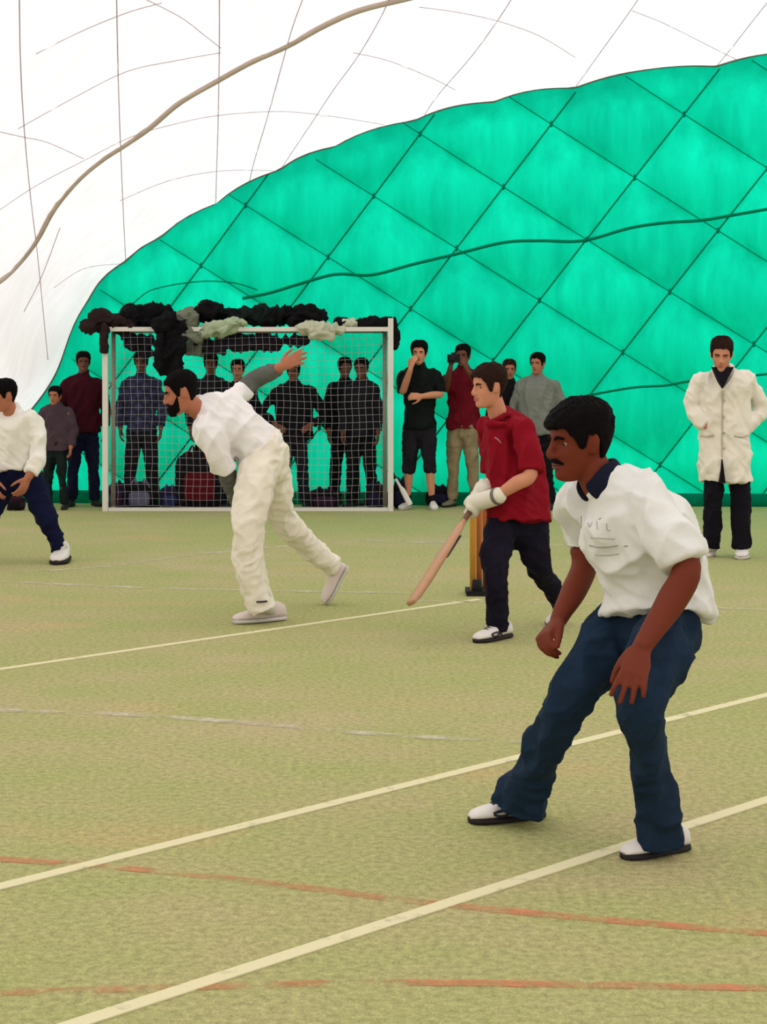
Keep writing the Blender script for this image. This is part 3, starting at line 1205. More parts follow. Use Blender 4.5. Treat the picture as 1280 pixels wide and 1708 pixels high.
# ---- 2. batter in a crimson tee leaning on the front foot, gloves round the bat handle
side_h = V((0.75, 0.66, 0)).normalized()
side_s = V((0.80, 0.60, 0)).normalized()
GL_A, GL_B = U(806, 838, 8.98), U(815, 812, 9.10)
cf = dict(voxel=0.007, cloth_voxel=0.009, skin=SK_LIGHT, head=(U(815, 646, 9.12), V((-0.94, -0.42, -0.06)), V((-0.06, 0, 1)), 0.98), neck=U(832, 694, 9.16), neck_r=0.052,
          spine=[(U(868, 872, 9.15), 0.195, 0.165, side_h), (U(867, 850, 9.16), 0.188, 0.158, side_h), (U(863, 800, 9.17), 0.170, 0.140, side_h), (U(853, 750, 9.17), 0.170, 0.135, side_s), (U(842, 712, 9.17), 0.150, 0.100, side_s), (U(834, 694, 9.17), 0.070, 0.065, side_s)],
          shirt=cloth('crimson_tee', 134, 12, 30, 0.14, 0.3, 14), trousers=cloth('black_track', 22, 18, 32, 0.2, 0.3, 24),
          arms=[dict(path=[(U(874, 712, 9.03), 0.050), (U(884, 755, 8.96), 0.045), (U(884, 793, 8.92), 0.040), (U(862, 806, 8.90), 0.040), (U(838, 822, 8.92), 0.030), (U(826, 829, 8.94), 0.027)], sleeve=(0.50, 0.070, 0.066)),
                dict(path=[(U(812, 714, 9.32), 0.048), (U(814, 760, 9.36), 0.043), (U(822, 798, 9.34), 0.038), (U(820, 806, 9.24), 0.036), (U(818, 810, 9.15), 0.029)], sleeve=(0.5, 0.062, 0.058))],
          legs=[dict(path=[(U(846, 866, 9.13), 0.085), (U(833, 895, 9.05), 0.092), (U(826, 935, 8.95), 0.078), (U(827, 975, 8.90), 0.062), (U(829, 1010, 8.92), 0.054), (U(832, 1050, 8.95), 0.062)]),
                dict(path=[(U(886, 866, 9.20), 0.085), (U(891, 900, 9.16), 0.084), (U(895, 935, 9.14), 0.074), (U(912, 965, 9.28), 0.056), (U(930, 996, 9.42), 0.050), (U(938, 1012, 9.48), 0.054)])],
          pelvis=[(U(868, 854, 9.17), 0.145, 0.105, side_h), (U(866, 870, 9.16), 0.155, 0.110, side_h), (U(864, 886, 9.15), 0.130, 0.105, side_h)],
          feet=[dict(heel=G(851, 1062), toe=G(793, 1073), ankle=U(832, 1045, 8.95), m=(SH_WHITE, M_SOLE_D, M_LACE_D, M_STRIPE)),
                dict(heel=U(942, 1016, 9.52), toe=G(912, 1044), ankle=U(938, 1012, 9.48), m=(SH_WHITE, M_SOLE_D, None), up=V((0.5, 0.0, 0.85)))],
          hair_kw=dict(thick=0.016, front=0.016, seed=11, drop=0.006), hair_mat=M_HAIR_BR, lip=mat('lip_light', srgb(186, 108, 96), 0.5))
cf['shirt_extra'] = ((U(827, 706, 9.10), (0.075, 0.075, 0.034)),)
cf['collar'] = (cf['shirt'], [collar_ring(U(832, 693, 9.15), V((-0.15, 0, 1)), V((-0.9, -0.4, 0)), 0.066, 0.010, 0.016, 1)])
BAT, _m = person(G(850, 1055), 'young person in crimson tee and black trousers batting with white gloves', cf)
bsh = kid(BAT, 'shirt')
bvb = surf(bsh)
stuck('chest_emblem', bsh, [U(826, 730, 9), U(831, 733, 9), U(836, 739, 9)], 0.004, mat('emblem_pale', srgb(190, 120, 120), 0.8), bvb, 0.001)
# gloves: padded finger rolls closed round the handle
M_GLOVE = mat('batting_glove', srgb(228, 222, 204), 0.7, 0.2, 0.06, 12, 0.2, 60)
bat_top, bat_toe = U(818, 800, 9.16), U(686, 1007, 8.72)
bax = (bat_toe - bat_top).normalized()


def glove(parent, wrist, on_axis, sgn):
    mb = MB()
    toward = (on_axis - wrist).normalized()
    mb.sweep([(wrist - toward * 0.03, 0.046), (wrist + toward * 0.02, 0.048), (on_axis + V((0, -0.012, 0.01)), 0.052, 0.05)], 14, 'round', m=4)
    s = bax.cross(toward).normalized()
    u = s.cross(bax).normalized()
    for q in range(4):          # finger rolls wrap the handle
        c = on_axis + bax * (-0.045 + 0.030 * q)
        pts = []
        for a in range(-60, 190, 30):
            r = 0.034
            pts.append((c - u * (r * math.cos(math.radians(a))) + s * (sgn * r * math.sin(math.radians(a))), 0.0175))
        mb.sweep(pts, 10, 'round', m=2)
    th = on_axis - bax * 0.03 + s * sgn * -0.03
    mb.sweep([(wrist + toward * 0.03, 0.024), (th, 0.022), (th + bax * 0.04 + u * 0.03, 0.018)], 10, 'round', m=3)
    g = link('glove', fuse(mb, 0.0075, 2), M_GLOVE, parent)
    mc = MB()
    p0 = wrist - toward * 0.035
    mc.sweep([(p0, 0.047), (p0 + toward * 0.022, 0.049)], 14, 'flat', m=2)
    mc.build('wrist_strap', mat('glove_strap', srgb(120, 112, 104), 0.8), g)
    return g


ax1 = bat_top + bax * 0.185
ax2 = bat_top + bax * 0.085
glove(BAT, U(826, 829, 8.94), ax1, 1)
glove(BAT, U(818, 810, 9.15), ax2, 1)
# cricket bat held in the gloves
batr = empty('cricket_bat', bat_toe, 'wooden cricket bat angled down in the batting gloves', 'bat')
face = V((-0.75, -0.45, -0.25))
face = (face - bax * face.dot(bax)).normalized()
bw = bax.cross(face).normalized()
bl = (bat_toe - bat_top).length
mb = MB()
rings = []
for f_, w_, th in ((0.34, 0.017, 0.016), (0.38, 0.036, 0.018), (0.43, 0.052, 0.021), (0.60, 0.054, 0.026), (0.80, 0.054, 0.031), (0.93, 0.054, 0.026), (0.985, 0.050, 0.016), (1.0, 0.040, 0.012)):
    c = bat_top + bax * (bl * f_)
    rings.append([c + bw * x + face * y for x, y in ((-w_, 0.008), (-w_ * 0.9, 0.013), (0, 0.015), (w_ * 0.9, 0.013), (w_, 0.008), (w_, -0.008), (w_ * 0.45, -th * 0.8), (0, -th), (-w_ * 0.45, -th * 0.8), (-w_, -0.008))])
mb.loft(rings)
M_WILLOW = mat('willow', srgb(196, 150, 116), 0.55, 0.3, 0.14, 20)
blade = mb.build('blade', M_WILLOW, batr)
mb = MB().box(bat_top + bax * (bl * 0.53) - face * 0.026, (0.022, 0.003, 0.075), Matrix((bw, face, bax)).transposed())
mb.build('sticker', mat('bat_sticker', srgb(84, 74, 92), 0.5), blade, smooth=False)
MB().sweep([(bat_top, 0.016), (bat_top + bax * (bl * 0.2), 0.0155), (bat_top + bax * (bl * 0.36), 0.016)], 12, 'round', m=4).build('handle', mat('bat_grip', srgb(120, 88, 70), 0.7), batr)

# ---- stumps on a black spring base
g0, g1 = G(789, 993), G(812, 993)
wk = empty('cricket_stumps', (g0 + g1) / 2, 'yellow wooden stumps on a black base behind the batter', 'stumps')
M_STUMP = mat('stump_wood', srgb(206, 146, 52), 0.5, 0.3, 0.12, 16)
M_STUMP_R = mat('stump_wood_red', srgb(188, 104, 54), 0.5, 0.3, 0.12, 16)
for q, f_ in enumerate((0.0, 0.5, 1.0)):
    p = g0.lerp(g1, f_) + V((0, 0.06 * q, 0.03))
    MB().sweep([(p, 0.019), (p + V((0, 0, 0.58)), 0.019), (p + V((0, 0, 0.615)), 0.017), (p + V((0, 0, 0.63)), 0.008)], 12, 'flat', m=1).build('stump', M_STUMP if q == 0 else M_STUMP_R, wk)
MB().box((g0 + g1) / 2 + V((0, 0.06, 0.016)), (0.085, 0.11, 0.016)).build('base', mat('black_rubber', srgb(24, 24, 30), 0.7), wk, smooth=False)
MB().sweep([(g0.lerp(g1, 0.3) + V((0, -0.02, 0.03)), 0.035), (g0.lerp(g1, 0.3) + V((0, -0.02, 0.10)), 0.03)], 12, 'flat', m=1).build('spring_housing', MATS['black_rubber'], wk)

# ---- 3. bowler in whites, bent over after the delivery
spine_up = (U(330, 676, 9.58) - U(440, 752, 9.66)).normalized()
side_h = V((0.10, 0.80, 0.55)).normalized()
side_s = (U(392, 662, 9.84) - U(345, 728, 9.46)).normalized()
GREY = cloth('grey_undershirt', 98, 100, 92, 0.1)
WHITES = cloth('cricket_whites', 240, 232, 214, 0.04, 0.3, 16)
cf = dict(voxel=0.0075, cloth_voxel=0.009, skin=SK_MID, head=(U(301, 657, 9.50), V((-0.97, -0.22, -0.22)), V((-0.25, 0.05, 1)), 1.0), neck=U(333, 684, 9.56), neck_r=0.056,
          spine=[(U(446, 756, 9.66), 0.160, 0.130, side_h), (U(424, 737, 9.64), 0.160, 0.125, side_h), (U(398, 716, 9.62), 0.165, 0.135, side_h.lerp(side_s, 0.5)), (U(372, 698, 9.60), 0.180, 0.140, side_s), (U(348, 686, 9.58), 0.155, 0.105, side_s), (U(332, 681, 9.57), 0.070, 0.065, side_s)],
          shirt=cloth('white_shirt', 240, 236, 232, 0.03, 0.25, 14), trousers=WHITES,
          arms=[dict(path=[(U(347, 722, 9.44), 0.056), (U(362, 755, 9.46), 0.050), (U(378, 790, 9.55), 0.045), (U(392, 822, 9.70), 0.040), (U(402, 850, 9.84), 0.030)],
                     hand=dict(fd=V((0.2, 0.4, -1)), nd=V((0.9, -0.2, 0.2)), thumb=1), sleeve=(0.36, 0.080, 0.076)),
                dict(path=[(U(388, 666, 9.82), 0.056), (U(405, 652, 9.92), 0.049), (U(422, 636, 9.98), 0.044), (U(444, 624, 9.94), 0.040), (U(468, 613, 9.88), 0.030)],
                     hand=dict(fd=(U(512, 588, 9.84) - U(468, 613, 9.88)), nd=V((0.35, -0.75, 0.45)), thumb=1, k=1.05, curls=((10, 15, 10), (12, 18, 12), (14, 20, 12), (16, 22, 12)), spread=5), sleeve=(0.30, 0.074, 0.066))],
          legs=[dict(path=[(U(436, 770, 9.58), 0.118), (U(424, 820, 9.48), 0.108), (U(414, 878, 9.42), 0.092), (U(413, 925, 9.42), 0.086), (U(424, 975, 9.44), 0.077), (U(439, 1018, 9.45), 0.074)]),
                dict(path=[(U(452, 775, 9.72), 0.108), (U(462, 825, 9.80), 0.096), (U(476, 868, 9.90), 0.082), (U(508, 904, 10.05), 0.072), (U(552, 941, 10.21), 0.066), (U(560, 947, 10.23), 0.066)])],
          pelvis=[(U(430, 742, 9.64), 0.172, 0.138, side_h), (U(442, 758, 9.65), 0.168, 0.134, side_h), (U(446, 785, 9.65), 0.145, 0.110, V((0.1, 0.95, 0.1)))],
          feet=[dict(heel=G(476, 1034), toe=G(388, 1041), ankle=U(440, 1008, 9.45), m=(SH_PINK, M_SOLE_W, None)),
                dict(heel=U(581, 944, 10.26), toe=U(544, 1009, 10.24), ankle=U(555, 944, 10.22), m=(SH_PINK, M_SOLE_W, None), up=V((-0.75, -0.35, 0.5)), w=1.3)],
          hair_kw=dict(thick=0.014, front=0.006, seed=5), beard=dict(hi=-0.050, thick=0.010, azmax=72), moustache=True, lip=mat('lip_mid', srgb(150, 84, 74), 0.5))
BOWL, BM = person(G(440, 1035), 'bearded person in cricket whites bent forward bowling, one arm flung back', cf)
# grey long sleeves under the short white ones
for q in (0, 1):
    pth = cf['arms'][q]['path']
    mb = MB()
    mb.sweep([(p, r + 0.010) for p, r in along(pth, 0.27, 0.97)], 14, 'flat', m=1)
    link('undershirt_sleeve', fuse(mb, 0.008, 3, ((0.06, 0.012, (1, 0.2, 0.3), 1.6),)), GREY, BOWL)
mb = MB()
mb.sweep([(U(415, 1000, 9.40), 0.006), (U(430, 1004, 9.37), 0.006), (U(445, 1003, 9.37), 0.006)], 6, 'round', m=3)
mb.build('ankle_tag', M_LACE_D, BOWL)

# ---- 4. umpire in the long white coat
D = 12.8
F = V((-0.20, -1, 0)).normalized()
R = F.cross(V((0, 0, 1)))
COAT = cloth('umpire_coat', 238, 230, 214, 0.04, 0.3, 14)
NAVY_TR = cloth('dark_trousers', 20, 18, 26, 0.2)
sd = -R
cf = dict(voxel=0.008, cloth_voxel=0.010, skin=SK_LIGHT, head=(U(1204, 592, 12.66), V((-0.22, -1, -0.30)), V((0, -0.25, 1)), 1.05), neck=U(1207, 622, 12.74), neck_r=0.055,
          spine=[(U(1210, 803, 12.80), 0.205, 0.160, sd), (U(1210, 760, 12.80), 0.200, 0.152, sd), (U(1210, 715, 12.80), 0.195, 0.142, sd), (U(1210, 680, 12.80), 0.190, 0.140, sd), (U(1210, 650, 12.79), 0.195, 0.135, sd), (U(1209, 628, 12.78), 0.165, 0.100, sd), (U(1208, 619, 12.77), 0.080, 0.075, sd)],
          shirt=COAT, shirt_name='coat', trousers=NAVY_TR, ease=0.045, body_from=3,
          arms=[dict(path=[(U(1172, 632, 12.80), 0.055), (U(1158, 660, 12.82), 0.050), (U(1156, 682, 12.82), 0.046), (U(1167, 698, 12.76), 0.042), (U(1179, 710, 12.74), 0.032)], hand=dict(fd=V((0.5, -0.1, -0.7)), nd=V((-0.5, -1, 0.2)), thumb=1, curls=((40, 40, 25),) * 4), sleeve=(0.96, 0.066, 0.054)),
                dict(path=[(U(1246, 632, 12.80), 0.055), (U(1262, 660, 12.84), 0.050), (U(1268, 684, 12.84), 0.046), (U(1257, 704, 12.78), 0.042), (U(1243, 720, 12.76), 0.032)], hand=dict(fd=V((-0.5, 0.1, -0.7)), nd=V((0.5, -1, 0.2)), thumb=-1, curls=((30, 30, 25),) * 4), sleeve=(0.98, 0.066, 0.054))],
          legs=[dict(path=[(U(1194, 745, 12.80), 0.090), (U(1192, 800, 12.78), 0.076), (U(1190, 850, 12.78), 0.068), (U(1188, 914, 12.83), 0.066)]),
                dict(path=[(U(1228, 745, 12.80), 0.090), (U(1234, 800, 12.78), 0.080), (U(1236, 850, 12.76), 0.074), (U(1238, 914, 12.75), 0.068)])],
          feet=[dict(heel=U(1192, 922, 12.92) * 1, toe=G(1181, 929.5), ankle=U(1188, 912, 12.85), m=(SH_WHITE, M_SOLE_W, None)),
                dict(heel=G(1239, 926), toe=G(1236, 934), ankle=U(1238, 912, 12.80), m=(SH_WHITE, M_SOLE_W, None))],
          hair_mat=M_HAIR_BR, hair_kw=dict(thick=0.014, front=0.004, seed=8), lip=MATS['lip_light'])
cf['feet'][0]['heel'].z = 0
UMP, _m = person(G(1210, 928), 'person in long white coat and black trousers standing with head bowed', cf)


coat = kid(UMP, 'coat')
cbv = surf(coat)
M_COAT_SEAM = cloth('coat_seam', 196, 186, 164, 0.05)
M_DK = cloth('dark_jersey', 24, 22, 30, 0.1)
mb = MB()
a, b, c_ = U(1191, 612, 12.60), U(1226, 612, 12.60), U(1206, 648, 12.60)
mb.add([a + V((0, 0.02, 0)), b + V((0, 0.02, 0)), c_, a + V((0, 0.1, 0)), b + V((0, 0.1, 0)), c_ + V((0, 0.1, 0))], [(0, 1, 2), (3, 5, 4), (0, 3, 4, 1), (1, 4, 5, 2), (2, 5, 3, 0)])
mb.build('jersey', M_DK, UMP, smooth=False)
for px in ([(1189, 610), (1192, 628), (1206, 650)], [(1228, 612), (1222, 630), (1207, 650)]):
    stuck('lapel', coat, [U(x, y, 12.6) for x, y in px], 0.014, COAT, cbv)
stuck('front_seam', coat, [U(1206, 652, 12.6), U(1205, 700, 12.6), U(1205, 762, 12.6)], 0.006, M_COAT_SEAM, cbv)
for y in (668, 695, 722, 748):
    stuck('button', coat, [U(1208.2, y - 0.8, 12.6), U(1208.4, y, 12.6), U(1208.2, y + 0.8, 12.6)], 0.009, M_COAT_SEAM, cbv)
stuck('pocket_edge', coat, [U(1170, 727, 12.6), U(1180, 728, 12.6), U(1190, 726, 12.6)], 0.007, M_COAT_SEAM, cbv)
stuck('pocket_edge', coat, [U(1226, 727, 12.6), U(1238, 729, 12.6), U(1248, 726, 12.6)], 0.007, M_COAT_SEAM, cbv)
# slit at the front of the coat: the trousers show as a dark wedge
mb = MB()
a, b, c_ = U(1206, 766, 12.61), U(1201, 806, 12.61), U(1211, 806, 12.61)
mb.add([a, b, c_, a + V((0, 0.06, 0)), b + V((0, 0.06, 0)), c_ + V((0, 0.06, 0))], [(0, 1, 2), (3, 5, 4), (0, 3, 4, 1), (1, 4, 5, 2), (2, 5, 3, 0)])
mb.build('coat_slit', NAVY_TR, coat, smooth=False)

# ---- 5. fielder at the left edge, legs apart
D = 12.5
F = V((-0.75, -0.66, 0)).normalized()
sd = V((0.85, -0.5, 0)).normalized() * -1
cf = dict(voxel=0.008, cloth_voxel=0.010, skin=SK_MID, head=(U(6, 661, 12.40), V((-0.86, -0.55, -0.14)), V((-0.05, 0, 1)), 0.98), neck=U(18, 690, 12.46), neck_r=0.054,
          spine=[(U(26, 784, 12.52), 0.185, 0.150, sd), (U(25, 765, 12.52), 0.190, 0.150, sd), (U(24, 735, 12.50), 0.185, 0.150, sd), (U(23, 710, 12.49), 0.180, 0.140, sd), (U(21, 693, 12.48), 0.150, 0.100, sd), (U(19, 686, 12.47), 0.075, 0.070, sd)],
          shirt=cloth('cream_sweater', 240, 235, 222, 0.04, 0.3, 14), shirt_name='sweater', trousers=cloth('navy_track', 16, 20, 50, 0.2),
          arms=[dict(path=[(U(54, 700, 12.42), 0.054), (U(62, 730, 12.38), 0.050), (U(66, 758, 12.34), 0.045), (U(57, 778, 12.28), 0.040), (U(47, 797, 12.24), 0.030)], hand=dict(fd=V((-0.45, -0.15, -1)), nd=V((0.8, -0.6, 0)), thumb=-1, k=1.05), sleeve=(0.92, 0.070, 0.054)),
                dict(path=[(U(-14, 702, 12.56), 0.054), (U(-26, 735, 12.52), 0.050), (U(-34, 762, 12.48), 0.045), (U(-20, 785, 12.38), 0.040), (U(-8, 800, 12.30), 0.030)], hand=dict(fd=V((0.2, -0.2, -1)), nd=V((-0.8, -0.6, 0)), thumb=1), sleeve=(0.92, 0.070, 0.054))],
          legs=[dict(path=[(U(46, 790, 12.50), 0.108), (U(62, 825, 12.44), 0.096), (U(78, 865, 12.42), 0.080), (U(93, 900, 12.44), 0.062), (U(102, 922, 12.46), 0.056)]),
                dict(path=[(U(4, 790, 12.52), 0.108), (U(-8, 830, 12.46), 0.094), (U(-22, 870, 12.42), 0.078), (U(-38, 915, 12.48), 0.060)])],
          pelvis=[(U(25, 770, 12.51), 0.165, 0.120, sd), (U(25, 790, 12.51), 0.170, 0.125, sd), (U(25, 806, 12.50), 0.14, 0.11, sd)],
          feet=[dict(heel=G(108, 932), toe=G(94, 943), ankle=U(102, 922, 12.46), m=(SH_WHITE, M_SOLE_D, None)),
                dict(heel=G(-36, 932), toe=G(-62, 938), ankle=U(-38, 915, 12.48), m=(SH_WHITE, M_SOLE_D, None))],
          hair_kw=dict(thick=0.013, seed=2), lip=MATS['lip_mid'])
person(G(30, 935), 'person in cream sweater and navy trousers crouching at the left edge', cf)

# ------------------------------------------------------------------ goal with its net
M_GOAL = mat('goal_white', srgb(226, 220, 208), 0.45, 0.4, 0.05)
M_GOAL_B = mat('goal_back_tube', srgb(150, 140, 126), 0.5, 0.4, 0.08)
gdist = 16.9
gl, gr = U(176, 612, gdist), U(652, 612, gdist)
for p in (gl, gr):
    p.z = 0
GH = 1.86
goal = empty('goal', (gl + gr) / 2, 'white framed handball goal with net standing against the green wall', 'goal')
back = V((0, 0.13, 0))
MB().box(gl + V((0, 0, GH / 2)), (0.027, 0.03, GH / 2)).build('post', M_GOAL, goal, smooth=False)
MB().box(gr + V((0, 0, GH / 2 + 0.04)), (0.027, 0.03, GH / 2 + 0.04)).build('post', M_GOAL, goal, smooth=False)
MB().box((gl + gr) / 2 + V((0, 0, GH - 0.03)), ((gr - gl).length / 2 - 0.027, 0.026, 0.022)).build('crossbar', M_GOAL, goal, smooth=False)
MB().box((gl + gr) / 2 + V((0, 0.0, 0.017)), ((gr - gl).length / 2 - 0.03, 0.02, 0.017)).build('ground_bar', M_GOAL, goal, smooth=False)
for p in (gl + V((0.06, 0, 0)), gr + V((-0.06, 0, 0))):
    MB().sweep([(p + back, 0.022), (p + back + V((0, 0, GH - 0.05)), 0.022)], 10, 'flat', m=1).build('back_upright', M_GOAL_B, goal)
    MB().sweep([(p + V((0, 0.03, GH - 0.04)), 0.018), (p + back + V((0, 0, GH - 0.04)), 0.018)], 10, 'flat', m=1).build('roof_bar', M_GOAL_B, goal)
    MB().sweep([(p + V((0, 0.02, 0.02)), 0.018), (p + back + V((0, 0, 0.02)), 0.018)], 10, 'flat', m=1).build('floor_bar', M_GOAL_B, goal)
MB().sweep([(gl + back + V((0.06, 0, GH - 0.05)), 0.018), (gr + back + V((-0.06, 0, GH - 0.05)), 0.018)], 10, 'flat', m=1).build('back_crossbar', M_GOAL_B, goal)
M_NET = mat('net_cord', srgb(168, 162, 162), 0.8, 0.1, 0.05)
net = MB()
W = (gr - gl).length - 0.08
nx, nz = 40, 25


def net_pt(u, v):
    sag = 0.012 * math.sin(9 * u + 4 * v) + 0.010 * math.sin(17 * v + 5 * u)
    return V((gl.x + 0.04 + W * u + 0.008 * math.sin(23 * v + 11 * u), gl.y + 0.06 + sag, 0.04 + (GH - 0.09) * v + 0.01 * math.sin(14 * u)))


for i in range(nx + 1):
    net.sweep([(net_pt(i / nx, j / 12), 0.0019) for j in range(13)], 4, 'flat', m=1)
for j in range(nz + 1):
    net.sweep([(net_pt(i / 16, j / nz), 0.0019) for i in range(17)], 4, 'flat', m=1)
for p in (gl, gr):        # side nets
    for j in range(0, nz + 1):
        z = 0.04 + (GH - 0.09) * j / nz
        net.sweep([(p + V((0, 0.05, z)), 0.0019), (p + V((0, 0.12, z)), 0.0019)], 4, 'flat', m=1)
tag(net.build('net', M_NET, goal), kind='stuff')

# ------------------------------------------------------------------ jackets and sweaters thrown over the goal
BLACKC = cloth('black_cloth', 18, 16, 18, 0.3, 0.6, 18)
DARKG = cloth('dark_green_cloth', 20, 30, 26, 0.3, 0.6, 18)
DARKB = cloth('dark_brown_cloth', 44, 30, 28, 0.3, 0.6, 18)
GREYG = cloth('grey_cloth', 120, 122, 104, 0.2, 0.6, 18)
CREAM = cloth('cream_cloth', 196, 194, 168, 0.12, 0.6, 18)
PURPLE = cloth('dark_purple_cloth', 40, 34, 46, 0.4, 0.6, 18)
PALE = cloth('pale_green_cloth', 170, 182, 150, 0.15, 0.6, 18)


def garment(name, label, cat, material, lumps, folds=((0.13, 0.070, (0.3, 0.2, 1), 2.0), (0.06, 0.025, (1, 0, 0.4), 2.2)), sleeve=None):
    mb = MB()
    for x, y, rx, ry, d, dep in lumps:
        k_ = d / FPX
        mb.ellipsoid(U(x, y, d), (rx * k_, dep, ry * k_), None, 16, 10)
    c = U(lumps[0][0], lumps[0][1], lumps[0][4])
    r = empty(name, c, label, cat, 'clothes thrown over the goal')
    link('cloth', fuse(mb, 0.013, 3, folds), material, r)
    if sleeve:
        pts, rad = sleeve
        ms = MB()
        ms.sweep([(U(x, y, d), rad) for x, y, d in pts], 12, 'round', m=4)
        link('sleeve', fuse(ms, 0.012, 2, ((0.06, 0.02, (0.2, 0, 1), 1.5),)), material, r)
    return r


garment('jacket', 'black jacket heaped on the left corner of the goal', 'jacket', DARKB, [(175, 535, 30, 17, 17.0, 0.15), (205, 541, 25, 14, 17.0, 0.14), (152, 544, 14, 10, 16.95, 0.12)], sleeve=([(176, 545, 16.86), (174, 565, 16.84), (174, 584, 16.84)], 0.045))
garment('jacket', 'black folded jacket second from the left on the goal', 'jacket', BLACKC, [(228, 525, 28, 15, 17.05, 0.16), (262, 522, 26, 15, 17.05, 0.15), (240, 537, 40, 8, 17.05, 0.14)])
garment('jacket', 'dark jacket sagging below the crossbar beside the left post', 'jacket', PURPLE, [(232, 572, 30, 12, 17.10, 0.10), (215, 560, 16, 10, 17.10, 0.10), (245, 590, 14, 12, 17.10, 0.08)])
garment('jacket', 'long black jacket hanging far down in front of the crossbar', 'jacket', BLACKC, [(282, 545, 28, 24, 16.82, 0.07), (285, 580, 27, 30, 16.80, 0.05), (282, 608, 22, 22, 16.80, 0.045)], sleeve=([(268, 560, 16.78), (264, 590, 16.76), (266, 614, 16.76)], 0.04))
garment('sweater', 'grey sweater folded over the crossbar beside the long black jacket', 'sweater', GREYG, [(312, 532, 18, 16, 16.98, 0.14), (322, 556, 22, 12, 16.88, 0.07), (330, 580, 22, 14, 17.10, 0.08)])
garment('jacket', 'black peaked jacket at the highest point of the clothes heap', 'jacket', BLACKC, [(352, 522, 26, 14, 17.05, 0.15), (346, 511, 11, 9, 17.05, 0.10), (388, 526, 22, 8, 17.05, 0.12)])
garment('sweater', 'cream sweater lying over the middle of the crossbar', 'sweater', PALE, [(368, 549, 30, 11, 16.86, 0.09), (392, 541, 18, 8, 16.88, 0.10), (350, 552, 20, 8, 16.87, 0.08)], sleeve=([(372, 543, 16.84), (392, 534, 16.86), (410, 540, 16.86)], 0.03))
garment('jacket', 'dark olive jacket heaped above the cream sweater', 'jacket', DARKG, [(425, 526, 26, 14, 17.05, 0.15), (436, 517, 14, 9, 17.05, 0.1), (402, 532, 16, 8, 17.05, 0.12)])
garment('jacket', 'black rounded jacket in the middle of the goal top', 'jacket', BLACKC, [(467, 525, 24, 14, 17.05, 0.15), (455, 534, 24, 9, 17.05, 0.13)])
garment('jacket', 'black long jacket right of the middle on the goal', 'jacket', BLACKC, [(512, 524, 30, 13, 17.05, 0.15), (500, 535, 36, 8, 17.05, 0.14), (538, 530, 10, 9, 17.05, 0.1)])
garment('jacket', 'dark purple patterned jacket hanging under the middle of the crossbar', 'jacket', PURPLE, [(400, 572, 55, 13, 17.08, 0.08), (450, 570, 40, 13, 17.08, 0.08), (350, 580, 30, 13, 17.10, 0.08), (490, 568, 22, 9, 17.08, 0.07)])
garment('sweater', 'cream knitted sweater hanging over the right part of the crossbar', 'sweater', CREAM, [(520, 548, 26, 10, 16.88, 0.09), (535, 560, 22, 11, 16.84, 0.06), (556, 549, 18, 8, 16.9, 0.09), (585, 540, 16, 5, 16.98, 0.08)])
garment('jacket', 'thin black jacket lying on the right corner of the goal', 'jacket', BLACKC, [(620, 539, 32, 7, 17.03, 0.12), (646, 540, 16, 9, 17.0, 0.10), (572, 537, 10, 7, 17.03, 0.1)], sleeve=([(658, 543, 16.95), (661, 560, 16.94), (659, 578, 16.94)], 0.04))


# ------------------------------------------------------------------ bags and kit on the ground
def superbox(mb, c, h, e=0.45, nu=20, nv=12, rot=0.0):
    vs, fs = [], []

    def pw(v):
        return math.copysign(abs(v) ** e, v)
    cr, sr = math.cos(rot), math.sin(rot)
    for j in range(nv + 1):
        th = -PI / 2 + PI * j / nv
        for i in range(nu):
            ph = 2 * PI * i / nu
            x, y, z = h[0] * pw(math.cos(th)) * pw(math.cos(ph)), h[1] * pw(math.cos(th)) * pw(math.sin(ph)), h[2] * pw(math.sin(th))
            vs.append(c + V((x * cr - y * sr, x * sr + y * cr, z)))
    for j in range(nv):
        for i in range(nu):
            q = (i + 1) % nu
            fs.append((j * nu + i, j * nu + q, (j + 1) * nu + q, (j + 1) * nu + i))
    fs.append(tuple(range(nu)))
    fs.append(tuple(range(nv * nu, nv * nu + nu)))
    mb.add(vs, fs)


def bag(label, px, d, w, h, dep, material, trim, rot=0.0, kind='bag', name='bag', flap=False):
    c = U(px, 612, d)
    c.z = 0
    r = empty(name, c, label, kind, 'bags round the goal')
    mb = MB()
    superbox(mb, c + V((0, 0, h / 2)), (w / 2, dep / 2, h / 2), 0.5, rot=rot)
    link('bag_body', fuse(mb, 0.012, 2, ((0.10, 0.025, (1, 0, 0.3), 1.6),)), material, r)
    f = V((math.sin(rot), -math.cos(rot), 0))
    s = V((math.cos(rot), math.sin(rot), 0))
    for off in (-0.2, 0.2):
        pts = [(c + s * (off * w - 0.1 * w) + f * (dep * 0.35) + V((0, 0, h * 0.85)), 0.012), (c + s * off * w * 0.7 + f * (dep * 0.30) + V((0, 0, h * 1.12)), 0.012), (c + s * (off * w + 0.1 * w) + f * (dep * 0.35) + V((0, 0, h * 0.85)), 0.012)]
        MB().sweep(pts, 8, 'round', m=4).build('strap', trim, r)
    mp = MB()
    superbox(mp, c + f * (dep * 0.46) + V((0, 0, h * 0.40)), (w * 0.32, 0.035, h * 0.26), 0.4, 14, 8, rot)
    mp.build('pocket', trim, r)
    return r


